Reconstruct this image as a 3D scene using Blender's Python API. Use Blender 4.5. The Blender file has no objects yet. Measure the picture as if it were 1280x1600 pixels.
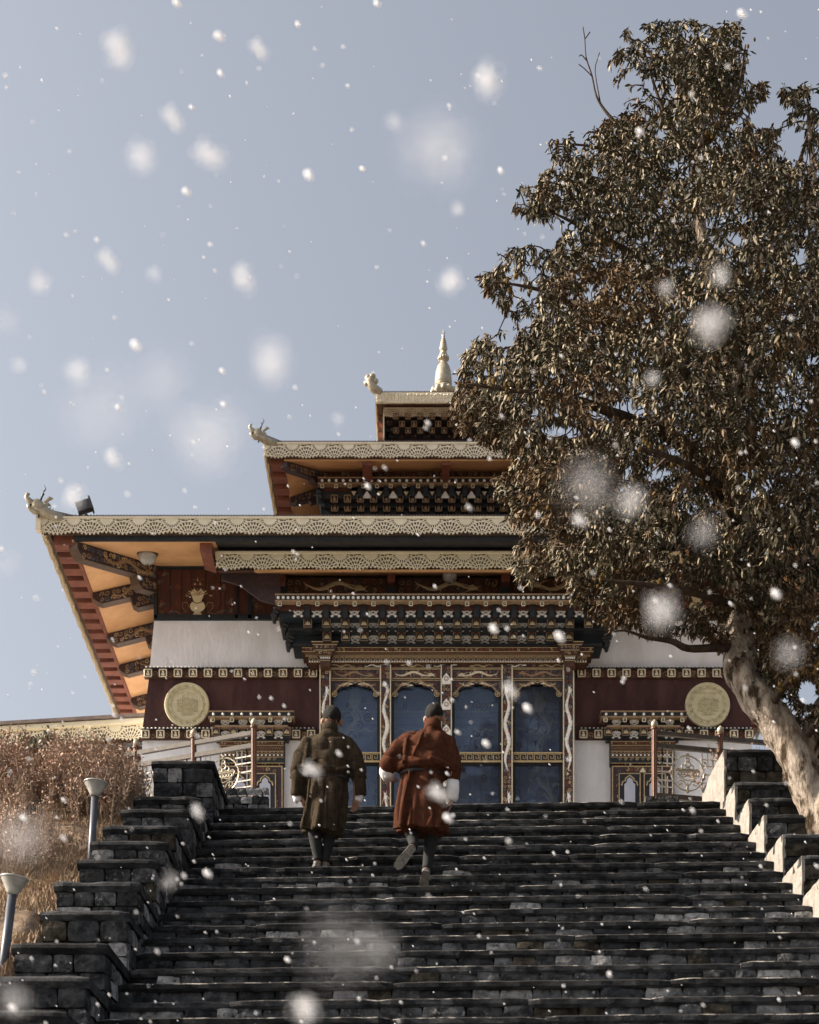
import bpy, math, random
import numpy as np
from mathutils import Vector, Matrix, noise as mnoise

R = math.radians
scene = bpy.context.scene
COL = scene.collection

# ------------------------------------------------------------------ camera
F, PX, PY = 2600.0, 650.0, 2100.0      # focal length and level vanishing point in photo pixels
cam_d = bpy.data.cameras.new('camera')
cam = bpy.data.objects.new('camera', cam_d)
COL.objects.link(cam)
cam.location = (0, 0, 0)
cam.rotation_euler = (R(90), 0, 0)
cam_d.sensor_fit = 'AUTO'
cam_d.sensor_width = 36.0
cam_d.lens = F / 1600 * 36
cam_d.shift_x = (640 - PX) / 1600
cam_d.shift_y = (PY - 800) / 1600
cam_d.clip_start = 0.05
cam_d.clip_end = 3000
cam_d.dof.use_dof = True
cam_d.dof.focus_distance = 17.5
cam_d.dof.aperture_fstop = 2.6
scene.camera = cam

# ------------------------------------------------------------------ light
SUN = Vector((-0.83, 0.02, 0.53)).normalized()      # towards the sun: left, a touch behind the facade
elev = math.asin(SUN.z)
rot = math.atan2(SUN.x, SUN.y) % (2 * math.pi)
world = bpy.data.worlds.new('World')
scene.world = world
world.use_nodes = True
wn = world.node_tree
wn.nodes.clear()
sky = wn.nodes.new('ShaderNodeTexSky')
sky.sky_type = 'NISHITA'
sky.sun_disc = False
sky.sun_elevation = elev
sky.sun_rotation = rot
sky.altitude = 0
sky.air_density = 1.0
sky.dust_density = 6.5
sky.ozone_density = 1.6
hs = wn.nodes.new('ShaderNodeHueSaturation')
hs.inputs['Saturation'].default_value = 0.48
hs.inputs['Value'].default_value = 1.0
bg = wn.nodes.new('ShaderNodeBackground')
bg.inputs['Strength'].default_value = 0.099
wo = wn.nodes.new('ShaderNodeOutputWorld')
wn.links.new(sky.outputs[0], hs.inputs['Color'])
wn.links.new(hs.outputs[0], bg.inputs['Color'])
wn.links.new(bg.outputs[0], wo.inputs['Surface'])
sun_d = bpy.data.lights.new('sun', 'SUN')
sun_d.energy = 4.9
sun_d.angle = R(0.6)
sun_d.color = (1.0, 0.87, 0.72)
sun = bpy.data.objects.new('sun', sun_d)
COL.objects.link(sun)
sun.location = SUN * 60
sun.rotation_euler = SUN.to_track_quat('Z', 'Y').to_euler()
vs = scene.view_settings
vs.view_transform = 'Standard'
vs.look = 'None'
vs.exposure = 1.06
vs.gamma = 1
vs.use_curve_mapping = False
scene.cycles.max_bounces = 8
scene.cycles.transparent_max_bounces = 12

# ------------------------------------------------------------------ helpers
WLOC = {}

def P(px, py, Y):
    """point at depth Y that the level camera sees at photo pixel px, py"""
    return Vector(((px - PX) * Y / F, Y, (PY - py) * Y / F))

def X(px, Y): return (px - PX) * Y / F
def Z(py, Y): return (PY - py) * Y / F

class MB:
    def __init__(self):
        self.v, self.f, self.m = [], [], []
    def add(self, verts, faces, m=0):
        b = len(self.v)
        self.v.extend([tuple(p) for p in verts])
        for q in faces:
            self.f.append(tuple(b + i for i in q)); self.m.append(m)
        return self
    def box(self, x0, x1, y0, y1, z0, z1, m=0):
        v = [(x, y, z) for x in (x0, x1) for y in (y0, y1) for z in (z0, z1)]
        return self.add(v, [(0, 1, 3, 2), (4, 6, 7, 5), (0, 4, 5, 1), (2, 3, 7, 6), (0, 2, 6, 4), (1, 5, 7, 3)], m)
    def pbox(self, p0, p1, q0, q1, Yf, Yb, m=0):
        """box whose front face fills the pixel rectangle p0..p1, q0..q1 at depth Yf"""
        return self.box(X(p0, Yf), X(p1, Yf), Yf, Yb, Z(q1, Yf), Z(q0, Yf), m)
    def bar(self, a, b, w, h, m=0, up=(0, 0, 1)):
        a, b = Vector(a), Vector(b)
        d = (b - a).normalized(); s = d.cross(Vector(up))
        if s.length < 1e-6: s = d.cross(Vector((0, 1, 0)))
        s.normalize(); u = s.cross(d)
        v = []
        for c in (a, b):
            for i, j in ((-1, -1), (1, -1), (1, 1), (-1, 1)):
                v.append(c + s * (i * w / 2) + u * (j * h / 2))
        return self.add(v, [(3, 2, 1, 0), (4, 5, 6, 7), (0, 1, 5, 4), (1, 2, 6, 5), (2, 3, 7, 6), (3, 0, 4, 7)], m)
    def tube(self, pts, rad, n=8, m=0, cap=True):
        pts = [Vector(p) for p in pts]
        if not isinstance(rad, (list, tuple)): rad = [rad] * len(pts)
        v, f = [], []
        ref = None
        for i, p in enumerate(pts):
            d = (pts[min(i + 1, len(pts) - 1)] - pts[max(i - 1, 0)])
            d = d.normalized() if d.length > 1e-9 else Vector((0, 0, 1))
            if ref is None:
                ref = d.orthogonal().normalized()
            ref = (ref - d * ref.dot(d))
            ref = ref.normalized() if ref.length > 1e-6 else d.orthogonal().normalized()
            s = d.cross(ref)
            for k in range(n):
                a = 2 * math.pi * k / n
                v.append(p + (ref * math.cos(a) + s * math.sin(a)) * rad[i])
        for i in range(len(pts) - 1):
            for k in range(n):
                k2 = (k + 1) % n
                f.append((i * n + k, i * n + k2, (i + 1) * n + k2, (i + 1) * n + k))
        if cap:
            f.append(tuple(range(n - 1, -1, -1)))
            f.append(tuple(range((len(pts) - 1) * n, len(pts) * n)))
        return self.add(v, f, m)
    def capsule(self, a, b, ra, rb, n=14, m=0):
        a, b = Vector(a), Vector(b); d = (b - a)
        L = d.length; d = d / L if L > 1e-9 else Vector((0, 0, 1))
        pts, rr = [], []
        for k in range(5):
            t = math.pi / 2 * k / 5
            pts.append(a - d * ra * math.cos(t)); rr.append(max(ra * math.sin(t), 1e-4))
        pts.append(a); rr.append(ra); pts.append(b); rr.append(rb)
        for k in range(4, -1, -1):
            t = math.pi / 2 * k / 5
            pts.append(b + d * rb * math.cos(t)); rr.append(max(rb * math.sin(t), 1e-4))
        return self.tube(pts, rr, n, m)
    def ell(self, c, r, n=16, m=0):
        v, f = [], []
        k = n // 2
        for i in range(k + 1):
            t = math.pi * i / k
            for j in range(n):
                a = 2 * math.pi * j / n
                v.append((c[0] + r[0] * math.sin(t) * math.cos(a), c[1] + r[1] * math.sin(t) * math.sin(a), c[2] + r[2] * math.cos(t)))
        for i in range(k):
            for j in range(n):
                j2 = (j + 1) % n
                f.append((i * n + j, (i + 1) * n + j, (i + 1) * n + j2, i * n + j2))
        return self.add(v, f, m)
    def lathe(self, prof, c=(0, 0, 0), n=20, m=0):
        v, f = [], []
        for r, z in prof:
            for k in range(n):
                a = 2 * math.pi * k / n
                v.append((c[0] + r * math.cos(a), c[1] + r * math.sin(a), c[2] + z))
        for i in range(len(prof) - 1):
            for k in range(n):
                k2 = (k + 1) % n
                f.append((i * n + k, i * n + k2, (i + 1) * n + k2, (i + 1) * n + k))
        f.append(tuple(range(n - 1, -1, -1))); f.append(tuple(range((len(prof) - 1) * n, len(prof) * n)))
        return self.add(v, f, m)
    def rings(self, rings, m=0):
        """closed loft through a list of equally long point rings"""
        n = len(rings[0]); v = [p for r in rings for p in r]; f = []
        for i in range(len(rings) - 1):
            for k in range(n):
                k2 = (k + 1) % n
                f.append((i * n + k, i * n + k2, (i + 1) * n + k2, (i + 1) * n + k))
        f.append(tuple(range(n - 1, -1, -1))); f.append(tuple(range((len(rings) - 1) * n, len(rings) * n)))
        return self.add(v, f, m)
    def prism(self, pts, y0, y1, m=0):
        """polygon in x, z extruded from y0 (front) to y1"""
        n = len(pts)
        v = [(x, y0, z) for x, z in pts] + [(x, y1, z) for x, z in pts]
        f = [tuple(range(n)), tuple(range(2 * n - 1, n - 1, -1))]
        for i in range(n):
            j = (i + 1) % n
            f.append((i, i + n, j + n, j))
        return self.add(v, f, m)
    def ribbon(self, pts, w, fr, h=0.006, m=0):
        """a raised ridge running along 2-D points laid on a frame (origin, u, v, normal)"""
        O, U, V, N = fr
        n = len(pts)
        if not isinstance(w, (list, tuple)): w = [w] * n
        v, f = [], []
        for i, (a, b) in enumerate(pts):
            a0, b0 = pts[max(i - 1, 0)]; a1, b1 = pts[min(i + 1, n - 1)]
            da, db = a1 - a0, b1 - b0
            L = math.hypot(da, db) or 1.0
            na, nb = -db / L * w[i] / 2, da / L * w[i] / 2
            for s, hh in ((1, 0.0005), (0, h), (-1, 0.0005)):
                v.append(tuple(O[k] + U[k] * (a + na * s) + V[k] * (b + nb * s) + N[k] * hh for k in range(3)))
        for i in range(n - 1):
            for s in (0, 1):
                f.append((i * 3 + s, i * 3 + s + 1, i * 3 + 4 + s, i * 3 + 3 + s))
        return self.add(v, f, m)
    def bitmap(self, rows, x0, z0, cx, cz, y0, y1, m=0, ch='#'):
        """solid cells of an ASCII picture, top row first, merged into runs; x0,z0 lower left"""
        H = len(rows)
        for r, row in enumerate(rows):
            z = z0 + (H - 1 - r) * cz
            i = 0
            while i < len(row):
                if row[i] == ch:
                    j = i
                    while j < len(row) and row[j] == ch: j += 1
                    self.box(x0 + i * cx, x0 + j * cx, y0, y1, z, z + cz, m)
                    i = j
                else: i += 1
        return self
    def mesh(self, name, mats, smooth=False, origin=None):
        me = bpy.data.meshes.new(name)
        o = origin or (0, 0, 0)
        me.from_pydata([(p[0] - o[0], p[1] - o[1], p[2] - o[2]) for p in self.v], [], self.f)
        if not isinstance(mats, (list, tuple)): mats = [mats]
        for a in mats: me.materials.append(a)
        if len(mats) > 1: me.polygons.foreach_set('material_index', self.m)
        if smooth: me.polygons.foreach_set('use_smooth', [True] * len(self.f))
        me.update()
        return me
    def build(self, name, mats, parent=None, smooth=False, **tags):
        a = np.array(self.v)
        c = tuple((a.min(0) + a.max(0)) / 2)
        return inst(name, self.mesh(name, mats, smooth, c), parent, c, **tags)

def inst(name, me, parent=None, loc=(0, 0, 0), rot=(0, 0, 0), scale=(1, 1, 1), **tags):
    o = bpy.data.objects.new(name, me)
    COL.objects.link(o)
    pl = WLOC.get(parent.name, (0, 0, 0)) if parent else (0, 0, 0)
    o.location = (loc[0] - pl[0], loc[1] - pl[1], loc[2] - pl[2])
    o.rotation_euler = rot
    o.scale = scale
    if parent: o.parent = parent
    WLOC[o.name] = tuple(loc)
    for k, val in tags.items(): o[k] = val
    return o

def thing(name, loc, label, category, group=None):
    o = inst(name, None, None, loc)
    o['label'] = label; o['category'] = category
    if group: o['group'] = group
    return o

# ------------------------------------------------------------------ materials
def mat(name, c1, c2=None, scale=6.0, rough=0.75, bump=0.0, bscale=60.0, rand=0.0, metal=0.0,
        lo=0.4, hi=0.62, detail=6.0, spec=0.4, c3=None, s3=3.0, lo3=0.6, hi3=0.7, stretch=None, bdist=0.02):
    m = bpy.data.materials.new(name); m.use_nodes = True
    nt = m.node_tree; b = nt.nodes['Principled BSDF']
    b.inputs['Roughness'].default_value = rough
    b.inputs['Metallic'].default_value = metal
    b.inputs['Specular IOR Level'].default_value = spec
    geo = nt.nodes.new('ShaderNodeNewGeometry')
    pos = geo.outputs['Position']
    if stretch:
        mp = nt.nodes.new('ShaderNodeMapping'); mp.inputs['Scale'].default_value = stretch
        nt.links.new(pos, mp.inputs['Vector']); pos = mp.outputs[0]
    def noise(s, d):
        n = nt.nodes.new('ShaderNodeTexNoise'); n.inputs['Scale'].default_value = s; n.inputs['Detail'].default_value = d
        n.inputs['Roughness'].default_value = 0.65
        nt.links.new(pos, n.inputs['Vector']); return n
    def mix(fac, a, c):
        x = nt.nodes.new('ShaderNodeMix'); x.data_type = 'RGBA'
        nt.links.new(fac, x.inputs['Factor'])
        for s, val in ((6, a), (7, c)):
            if isinstance(val, tuple): x.inputs[s].default_value = (*val, 1)
            else: nt.links.new(val, x.inputs[s])
        return x.outputs[2]
    def ramp(src, lo_, hi_):
        r = nt.nodes.new('ShaderNodeMapRange'); r.inputs['From Min'].default_value = lo_; r.inputs['From Max'].default_value = hi_
        nt.links.new(src, r.inputs['Value']); return r.outputs[0]
    col = None
    if c2:
        col = mix(ramp(noise(scale, detail).outputs[0], lo, hi), c1, c2)
    if c3:
        col = mix(ramp(noise(s3, 8).outputs[0], lo3, hi3), col or c1, c3)
    if rand:
        oi = nt.nodes.new('ShaderNodeObjectInfo')
        mr = nt.nodes.new('ShaderNodeMapRange'); mr.inputs['To Min'].default_value = 1 - rand; mr.inputs['To Max'].default_value = 1 + rand
        nt.links.new(oi.outputs['Random'], mr.inputs['Value'])
        vm = nt.nodes.new('ShaderNodeVectorMath'); vm.operation = 'SCALE'
        if col: nt.links.new(col, vm.inputs[0])
        else: vm.inputs[0].default_value = c1
        nt.links.new(mr.outputs[0], vm.inputs['Scale'])
        col = vm.outputs[0]
    if col: nt.links.new(col, b.inputs['Base Color'])
    else: b.inputs['Base Color'].default_value = (*c1, 1)
    if bump:
        bp = nt.nodes.new('ShaderNodeBump'); bp.inputs['Strength'].default_value = bump; bp.inputs['Distance'].default_value = bdist
        nt.links.new(noise(bscale, 8).outputs[0], bp.inputs['Height'])
        nt.links.new(bp.outputs[0], b.inputs['Normal'])
    return m

M = {}
M['white'] = mat('whitewash', (0.86, 0.85, 0.88), (0.74, 0.73, 0.74), 1.6, 0.9, 0.9, 11, spec=0.1, c3=(0.74, 0.72, 0.70), s3=3.2, lo3=0.56, hi3=0.72, stretch=(1.4, 1.4, .5))
M['maroon'] = mat('maroon_paint', (0.050, 0.017, 0.016), (0.085, 0.036, 0.031), 2.5, 0.8, 0.3, 30, c3=(0.03, 0.012, 0.012), s3=6, stretch=(1.5, 1.5, .5))
M['maroonwood'] = mat('maroon_boards', (0.05, 0.016, 0.010), (0.085, 0.026, 0.014), 5, 0.6, 0.2, 40, stretch=(3, 3, 0.4))
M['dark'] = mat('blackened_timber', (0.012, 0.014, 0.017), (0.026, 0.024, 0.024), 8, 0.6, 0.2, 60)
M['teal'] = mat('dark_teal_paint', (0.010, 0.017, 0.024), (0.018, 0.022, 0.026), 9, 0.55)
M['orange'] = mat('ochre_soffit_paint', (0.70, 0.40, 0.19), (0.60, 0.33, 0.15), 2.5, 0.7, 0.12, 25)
M['redwood'] = mat('red_rafter_paint', (0.22, 0.075, 0.045), (0.15, 0.05, 0.032), 6, 0.65, 0.15, 50)
M['lace'] = mat('cream_cutout_metal', (0.80, 0.71, 0.53), (0.70, 0.61, 0.44), 7, 0.45, 0.15, 60, spec=0.5)
M['lacelit'] = mat('sunlit_cream_cutout_metal', (0.84, 0.76, 0.56), (0.76, 0.68, 0.48), 7, 0.45, 0.1, 60, spec=0.5)  # lit copy of the lace: warm sunlight put into the cream
M['board'] = mat('fascia_board_paint', (0.10, 0.06, 0.035), (0.07, 0.045, 0.03), 9, 0.6)
M['roof'] = mat('weathered_roof_sheet', (0.16, 0.12, 0.10), (0.09, 0.065, 0.055), 8, 0.6, 0.2, 50)
M['gold'] = mat('gold_paint', (0.52, 0.40, 0.22), (0.42, 0.31, 0.165), 15, 0.5)
M['cream'] = mat('cream_paint', (0.74, 0.66, 0.48), (0.64, 0.55, 0.39), 14, 0.6)
M['pale'] = mat('white_paint', (0.88, 0.85, 0.79), (0.78, 0.75, 0.70), 20, 0.6)
M['tan'] = mat('tan_paint', (0.33, 0.22, 0.125), (0.25, 0.16, 0.09), 16, 0.6)
M['brown'] = mat('brown_timber', (0.085, 0.036, 0.018), (0.05, 0.022, 0.012), 12, 0.6, 0.2, 50)
M['purple'] = mat('plum_ground_paint', (0.035, 0.022, 0.03), (0.06, 0.035, 0.03), 22, 0.6)
M['bluegrey'] = mat('bluegrey_paint', (0.10, 0.13, 0.17), (0.07, 0.08, 0.11), 20, 0.6)
M['rust'] = mat('rust_red_paint', (0.26, 0.07, 0.04), (0.18, 0.05, 0.03), 14, 0.6)
M['mural'] = mat('blue_mural_paint', (0.42, 0.45, 0.56), (0.52, 0.52, 0.58), 3, 0.6)
M['mural2'] = mat('lilac_mural_paint', (0.58, 0.54, 0.62), (0.20, 0.27, 0.50), 8, 0.6)
M['muralpale'] = mat('pale_mural_paint', (0.80, 0.76, 0.70), (0.64, 0.62, 0.62), 8, 0.6)
M['medal'] = mat('gilt_medallion', (0.66, 0.59, 0.38), (0.56, 0.50, 0.33), 18, 0.5, 0.25, 70)
M['finial'] = mat('gilded_finial', (0.46, 0.41, 0.31), (0.32, 0.275, 0.195), 18, 0.35, 0.1, 60, metal=0.25)
M['lampglass'] = mat('frosted_lamp_glass', (0.40, 0.40, 0.37), (0.27, 0.27, 0.25), 12, rough=0.25, spec=0.6)
M['metal'] = mat('grey_lamp_metal', (0.085, 0.09, 0.11), (0.065, 0.07, 0.085), 20, 0.45, metal=0.3)
M['black'] = mat('black_metal', (0.02, 0.02, 0.023), None, rough=0.5)
M['copper'] = mat('copper_brown_post_paint', (0.17, 0.075, 0.04), (0.11, 0.05, 0.03), 14, 0.5, 0.15, 60)
M['rail'] = mat('dark_rail_paint', (0.075, 0.06, 0.05), (0.11, 0.09, 0.07), 10, 0.5)
M['lattice'] = mat('silver_lattice_paint', (0.60, 0.56, 0.50), None, rough=0.4, metal=0.2)
M['stoneA'] = mat('wet_dark_stone', (0.013, 0.014, 0.016), (0.050, 0.052, 0.055), 9, 0.9, 0.7, 45, rand=0.35, spec=0.12, c3=(0.095, 0.091, 0.085), s3=14, lo3=0.56, hi3=0.72)
M['stoneB'] = mat('grey_lichen_stone', (0.025, 0.026, 0.028), (0.11, 0.112, 0.115), 9, 0.9, 0.8, 40, rand=0.4, spec=0.12, c3=(0.24, 0.235, 0.23), s3=22, lo3=0.58, hi3=0.68)
M['stoneC'] = mat('pale_lichen_stone', (0.12, 0.118, 0.118), (0.32, 0.315, 0.31), 12, 0.9, 0.8, 40, rand=0.3, spec=0.12, c3=(0.03, 0.03, 0.03), s3=20, lo3=0.56, hi3=0.66)
M['stoneD'] = mat('mossy_brown_stone', (0.020, 0.017, 0.013), (0.070, 0.060, 0.047), 10, 0.95, 0.8, 45, rand=0.3, spec=0.1)
M['coping'] = mat('black_coping_stone', (0.013, 0.014, 0.0155), (0.052, 0.053, 0.055), 6, 0.9, 0.8, 50, rand=0.45, spec=0.12, stretch=(1, 1, 2), c3=(0.10, 0.095, 0.088), s3=10, lo3=0.60, hi3=0.72)
M['core'] = mat('dark_mortar', (0.010, 0.009, 0.008), (0.022, 0.020, 0.018), 20, 0.95, 0.6, 60, spec=0.05)
M['lit_plaster'] = mat('sunlit_pale_plaster', (0.30, 0.275, 0.245), (0.23, 0.208, 0.182), 9, 0.95, 1.0, 22, spec=0.1, c3=(0.13, 0.11, 0.09), s3=16, lo3=0.62, hi3=0.72)  # paler than the fronts: sunlight on the inner face put into the colour
M['edge'] = mat('worn_sunlit_edge', (0.012, 0.011, 0.010), (0.36, 0.33, 0.29), 5, 0.9, 0.5, 60, lo=0.53, hi=0.66, detail=10)  # worn nosing bevels; their thin sunlit lines are put into the colour
M['tan2'] = mat('dull_gold_paint', (0.22, 0.155, 0.085), (0.16, 0.105, 0.06), 14, 0.6)
M['paving'] = mat('pale_stone_paving', (0.38, 0.37, 0.35), (0.31, 0.30, 0.285), 3, 0.9, 0.4, 30)
M['earth'] = mat('dry_hillside_earth', (0.29, 0.215, 0.15), (0.14, 0.10, 0.07), 3.5, 0.95, 0.8, 20, spec=0.1)
M['grass'] = mat('dry_golden_grass', (0.38, 0.28, 0.19), (0.25, 0.175, 0.11), 5, 0.8, spec=0.2)
M['field'] = mat('winter_field', (0.19, 0.175, 0.15), (0.14, 0.128, 0.11), 0.05, 0.95, spec=0.1)

def glass_mat():
    m = bpy.data.materials.new('blue_window_glass'); m.use_nodes = True
    nt = m.node_tree; nt.nodes.clear()
    out = nt.nodes.new('ShaderNodeOutputMaterial')
    tr = nt.nodes.new('ShaderNodeBsdfTransparent'); tr.inputs[0].default_value = (0.78, 0.83, 0.89, 1)
    gl = nt.nodes.new('ShaderNodeBsdfGlossy'); gl.inputs['Roughness'].default_value = 0.02
    gl.inputs[0].default_value = (0.8, 0.88, 1, 1)
    fr = nt.nodes.new('ShaderNodeFresnel'); fr.inputs[0].default_value = 1.5
    mx = nt.nodes.new('ShaderNodeMixShader')
    nt.links.new(fr.outputs[0], mx.inputs[0]); nt.links.new(tr.outputs[0], mx.inputs[1]); nt.links.new(gl.outputs[0], mx.inputs[2])
    nt.links.new(mx.outputs[0], out.inputs[0])
    return m
M['glass'] = glass_mat()
# ------------------------------------------------------------------ ground, hillside, plaza
rng = random.Random(7)
GROUND = -1.6
SL, SC = 0.5308, -3.957            # stair nosing line: z = SL*y + SC
TOPY, TOPZ = 19.1, 6.19
RUN, RISE = 0.405, 0.405 * 0.5308
XL, XR = -2.28, 3.48               # inner faces of the parapets
SKEW = -0.045                      # the steps run a little askew: the left end lies deeper
def struct(o): o['kind'] = 'structure'; return o

mb = MB(); mb.box(-1500, 1500, -1500, 1500, GROUND - 1, GROUND)
struct(mb.build('ground', M['field']))

def hill_z(x, y):
    base = SL * y + SC
    if x < -2.98: base += 0.16 + 0.05 * min(1, (-2.98 - x)) + 0.04 * max(0, -3.2 - x)
    elif x > 4.15: base += 0.10
    else: base -= 0.55
    n = mnoise.noise((x * 0.9, y * 0.9, 0.3)) * 0.10 + mnoise.noise((x * 2.7, y * 2.7, 5.3)) * 0.05
    if XL - 0.3 < x < XR + 0.3: n = 0
    top = TOPZ - 0.05 + (0.0 if -2.6 < x < 3.9 else 0.0)
    z = min(base + n, top)
    edge = 1 - min(1, max(0, (abs(x) - 14) / 25))
    far = 1 - min(1, max(0, (y - 42) / 30))
    return GROUND - 0.3 + (max(z, GROUND - 0.3) - GROUND + 0.3) * edge * far
xs = [-45, -30, -20, -14, -10, -8] + [-7 + 0.134 * i for i in range(31)] + [-2.94] + [-2.5, -2.0, 0, 3.2, 3.9] + [4.2 + 0.2 * i for i in range(22)] + [9, 12, 16, 24, 32, 45]
ys = [3.5 + 0.18 * i for i in range(90)] + [20, 22, 25, 30, 36, 42, 50, 60, 74]
mb = MB()
mb.add([(x, y, hill_z(x, y)) for y in ys for x in xs],
       [(j * len(xs) + i, j * len(xs) + i + 1, (j + 1) * len(xs) + i + 1, (j + 1) * len(xs) + i) for j in range(len(ys) - 1) for i in range(len(xs) - 1)])
struct(mb.build('hillside', M['earth'], smooth=True))

mb = MB(); mb.box(-14, 15, -40, 4.2, GROUND, GROUND + 0.02)
struct(mb.build('bounce_forecourt', M['paving']))  # unseen pale paving, added to bounce light onto the shaded facade
mb = MB(); mb.box(-9, 10, TOPY + 0.9, 36, TOPZ - 0.3, TOPZ)
plaza = struct(mb.build('plaza_pavement', M['paving']))

# ------------------------------------------------------------------ the stone staircase
def stone_mesh(seed):
    """unit block -0.5..0.5 with worn, uneven edges"""
    r = random.Random(seed)
    g = 3
    idx, v, f = {}, [], []
    def pt(i, j, k):
        key = (i, j, k)
        if key not in idx:
            q = [(a / g - 0.5) for a in key]
            e = sum(1 for a in key if a in (0, g))
            s = {1: 1.0, 2: 0.965, 3: 0.91}[e]
            q = [a * s + r.uniform(-0.022, 0.022) for a in q]
            idx[key] = len(v); v.append(tuple(q))
        return idx[key]
    for a in range(g):
        for b in range(g):
            f.append((pt(a, 0, b), pt(a + 1, 0, b), pt(a + 1, 0, b + 1), pt(a, 0, b + 1)))
            f.append((pt(a, b, g), pt(a + 1, b, g), pt(a + 1, b + 1, g), pt(a, b + 1, g)))
            f.append((pt(0, a + 1, b), pt(0, a, b), pt(0, a, b + 1), pt(0, a + 1, b + 1)))
            f.append((pt(g, a, b), pt(g, a + 1, b), pt(g, a + 1, b + 1), pt(g, a, b + 1)))
    m_ = MB(); m_.add(v, f)
    return m_
STONES = {}
for key in ('stoneA', 'stoneB', 'stoneC', 'stoneD'):
    STONES[key] = [stone_mesh(s).mesh('stone', M[key]) for s in range(5)]

stair = MB()
N_STEP = 36
prof = [(TOPY + 2.0, TOPZ - 0.06)]
for k in range(N_STEP):
    y, z = TOPY - RUN * k + 0.10, TOPZ - RISE * k - 0.06
    prof += [(y, z), (y, z - RISE)]
prof += [(prof[-1][0], GROUND - 0.2), (TOPY + 2.0, GROUND - 0.2)]
n = len(prof)
v = [(XL, y + SKEW * XL, z) for y, z in prof] + [(XR, y + SKEW * XR, z) for y, z in prof]
f = [tuple(range(n - 1, -1, -1)), tuple(range(n, 2 * n))] + [(i, (i + 1) % n, (i + 1) % n + n, i + n) for i in range(n)]
stair.add(v, f)
stair = struct(stair.build('stone_staircase', M['core']))

def slab(x0, x1, y0, depth, ztop, thick, r):
    m_ = MB()
    nseg = max(3, int((x1 - x0) / 0.085))
    rings = []
    dy = r.uniform(-0.012, 0.012); dz = r.uniform(-0.008, 0.006)
    ph = r.uniform(0, 100)
    for i in range(nseg + 1):
        x = x0 + (x1 - x0) * i / nseg
        e = 0.018 if i in (0, nseg) else 0
        a = mnoise.noise((x * 2.1, ph, 0)) * 0.010 + mnoise.noise((x * 13, ph, 3)) * 0.011
        b = mnoise.noise((x * 1.5, ph, 7)) * 0.004 + mnoise.noise((x * 15, ph, 9)) * 0.006
        yy = y0 + SKEW * x + dy + e
        zt = ztop + dz + b - e * 0.4
        zb = ztop - thick + dz + mnoise.noise((x * 6, ph, 11)) * 0.007
        rings.append([(x, yy + 0.014 + a, zb), (x, yy + a + r.uniform(-.004, .004), zb + thick * 0.35),
                      (x, yy + a * 0.8 + r.uniform(-.004, .004), zt - 0.009), (x, yy + a + 0.012, zt),
                      (x, y0 + SKEW * x + depth, zt), (x, y0 + SKEW * x + depth, zb)])
    rings = [list(reversed(q)) for q in rings]
    m_.rings(rings)
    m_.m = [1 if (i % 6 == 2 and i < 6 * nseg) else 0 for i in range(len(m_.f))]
    return m_
n_obj = 0
stuff_st = MB(); stuff_mats = ['stoneA', 'stoneB', 'stoneC', 'stoneD']
for k in range(24):
    yk, zk = TOPY - RUN * k, TOPZ - RISE * k
    # tread slabs
    x = XL + 0.003
    while x < XR - 0.05:
        L = rng.choice([1.1, 1.6, 2.1, 2.7, 0.9])
        x1 = min(x + L, XR - 0.003)
        if XR - x1 < 0.4: x1 = XR - 0.003
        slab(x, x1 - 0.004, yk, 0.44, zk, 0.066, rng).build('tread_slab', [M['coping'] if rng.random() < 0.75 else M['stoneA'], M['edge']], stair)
        x = x1
    # riser stones below the slab
    x = XL + 0.004
    while x < XR - 0.03:
        L = rng.uniform(0.15, 0.34)
        x1 = min(x + L, XR - 0.004)
        if XR - x1 < 0.1: x1 = XR - 0.004
        low = k / 20
        right = (x - XL) / (XR - XL)
        u = rng.random()
        pc = 0.05 + 0.26 * max(0, low - 0.4) + (0.08 if low > 0.3 and right > .5 else 0)
        pb = 0.20 + 0.42 * low * (0.6 + 0.5 * right)
        key = 'stoneC' if u < pc else 'stoneB' if u < pc + pb else 'stoneD' if u > 0.93 else 'stoneA'
        h = RISE - 0.066
        loc = ((x + x1) / 2, yk + 0.016 + 0.09 + SKEW * (x + x1) / 2 + rng.uniform(-.012, .012), zk - 0.066 - h / 2 + 0.004)
        sc = (x1 - x + 0.004, 0.18, h + 0.012)
        if 7 <= k <= 19 and n_obj < 295:
            inst('riser_stone', rng.choice(STONES[key]), stair, loc, (rng.uniform(-.02, .02), 0, rng.uniform(-.03, .03)), sc)
            n_obj += 1
        else:
            s = stone_mesh(rng.randrange(5))
            stuff_st.add([(loc[0] + p[0] * sc[0], loc[1] + p[1] * sc[1], loc[2] + p[2] * sc[2]) for p in s.v], s.f, stuff_mats.index(key))
        x = x1
stuff_st.build('riser_stones', [M[q] for q in stuff_mats], stair, kind='stuff')

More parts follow.
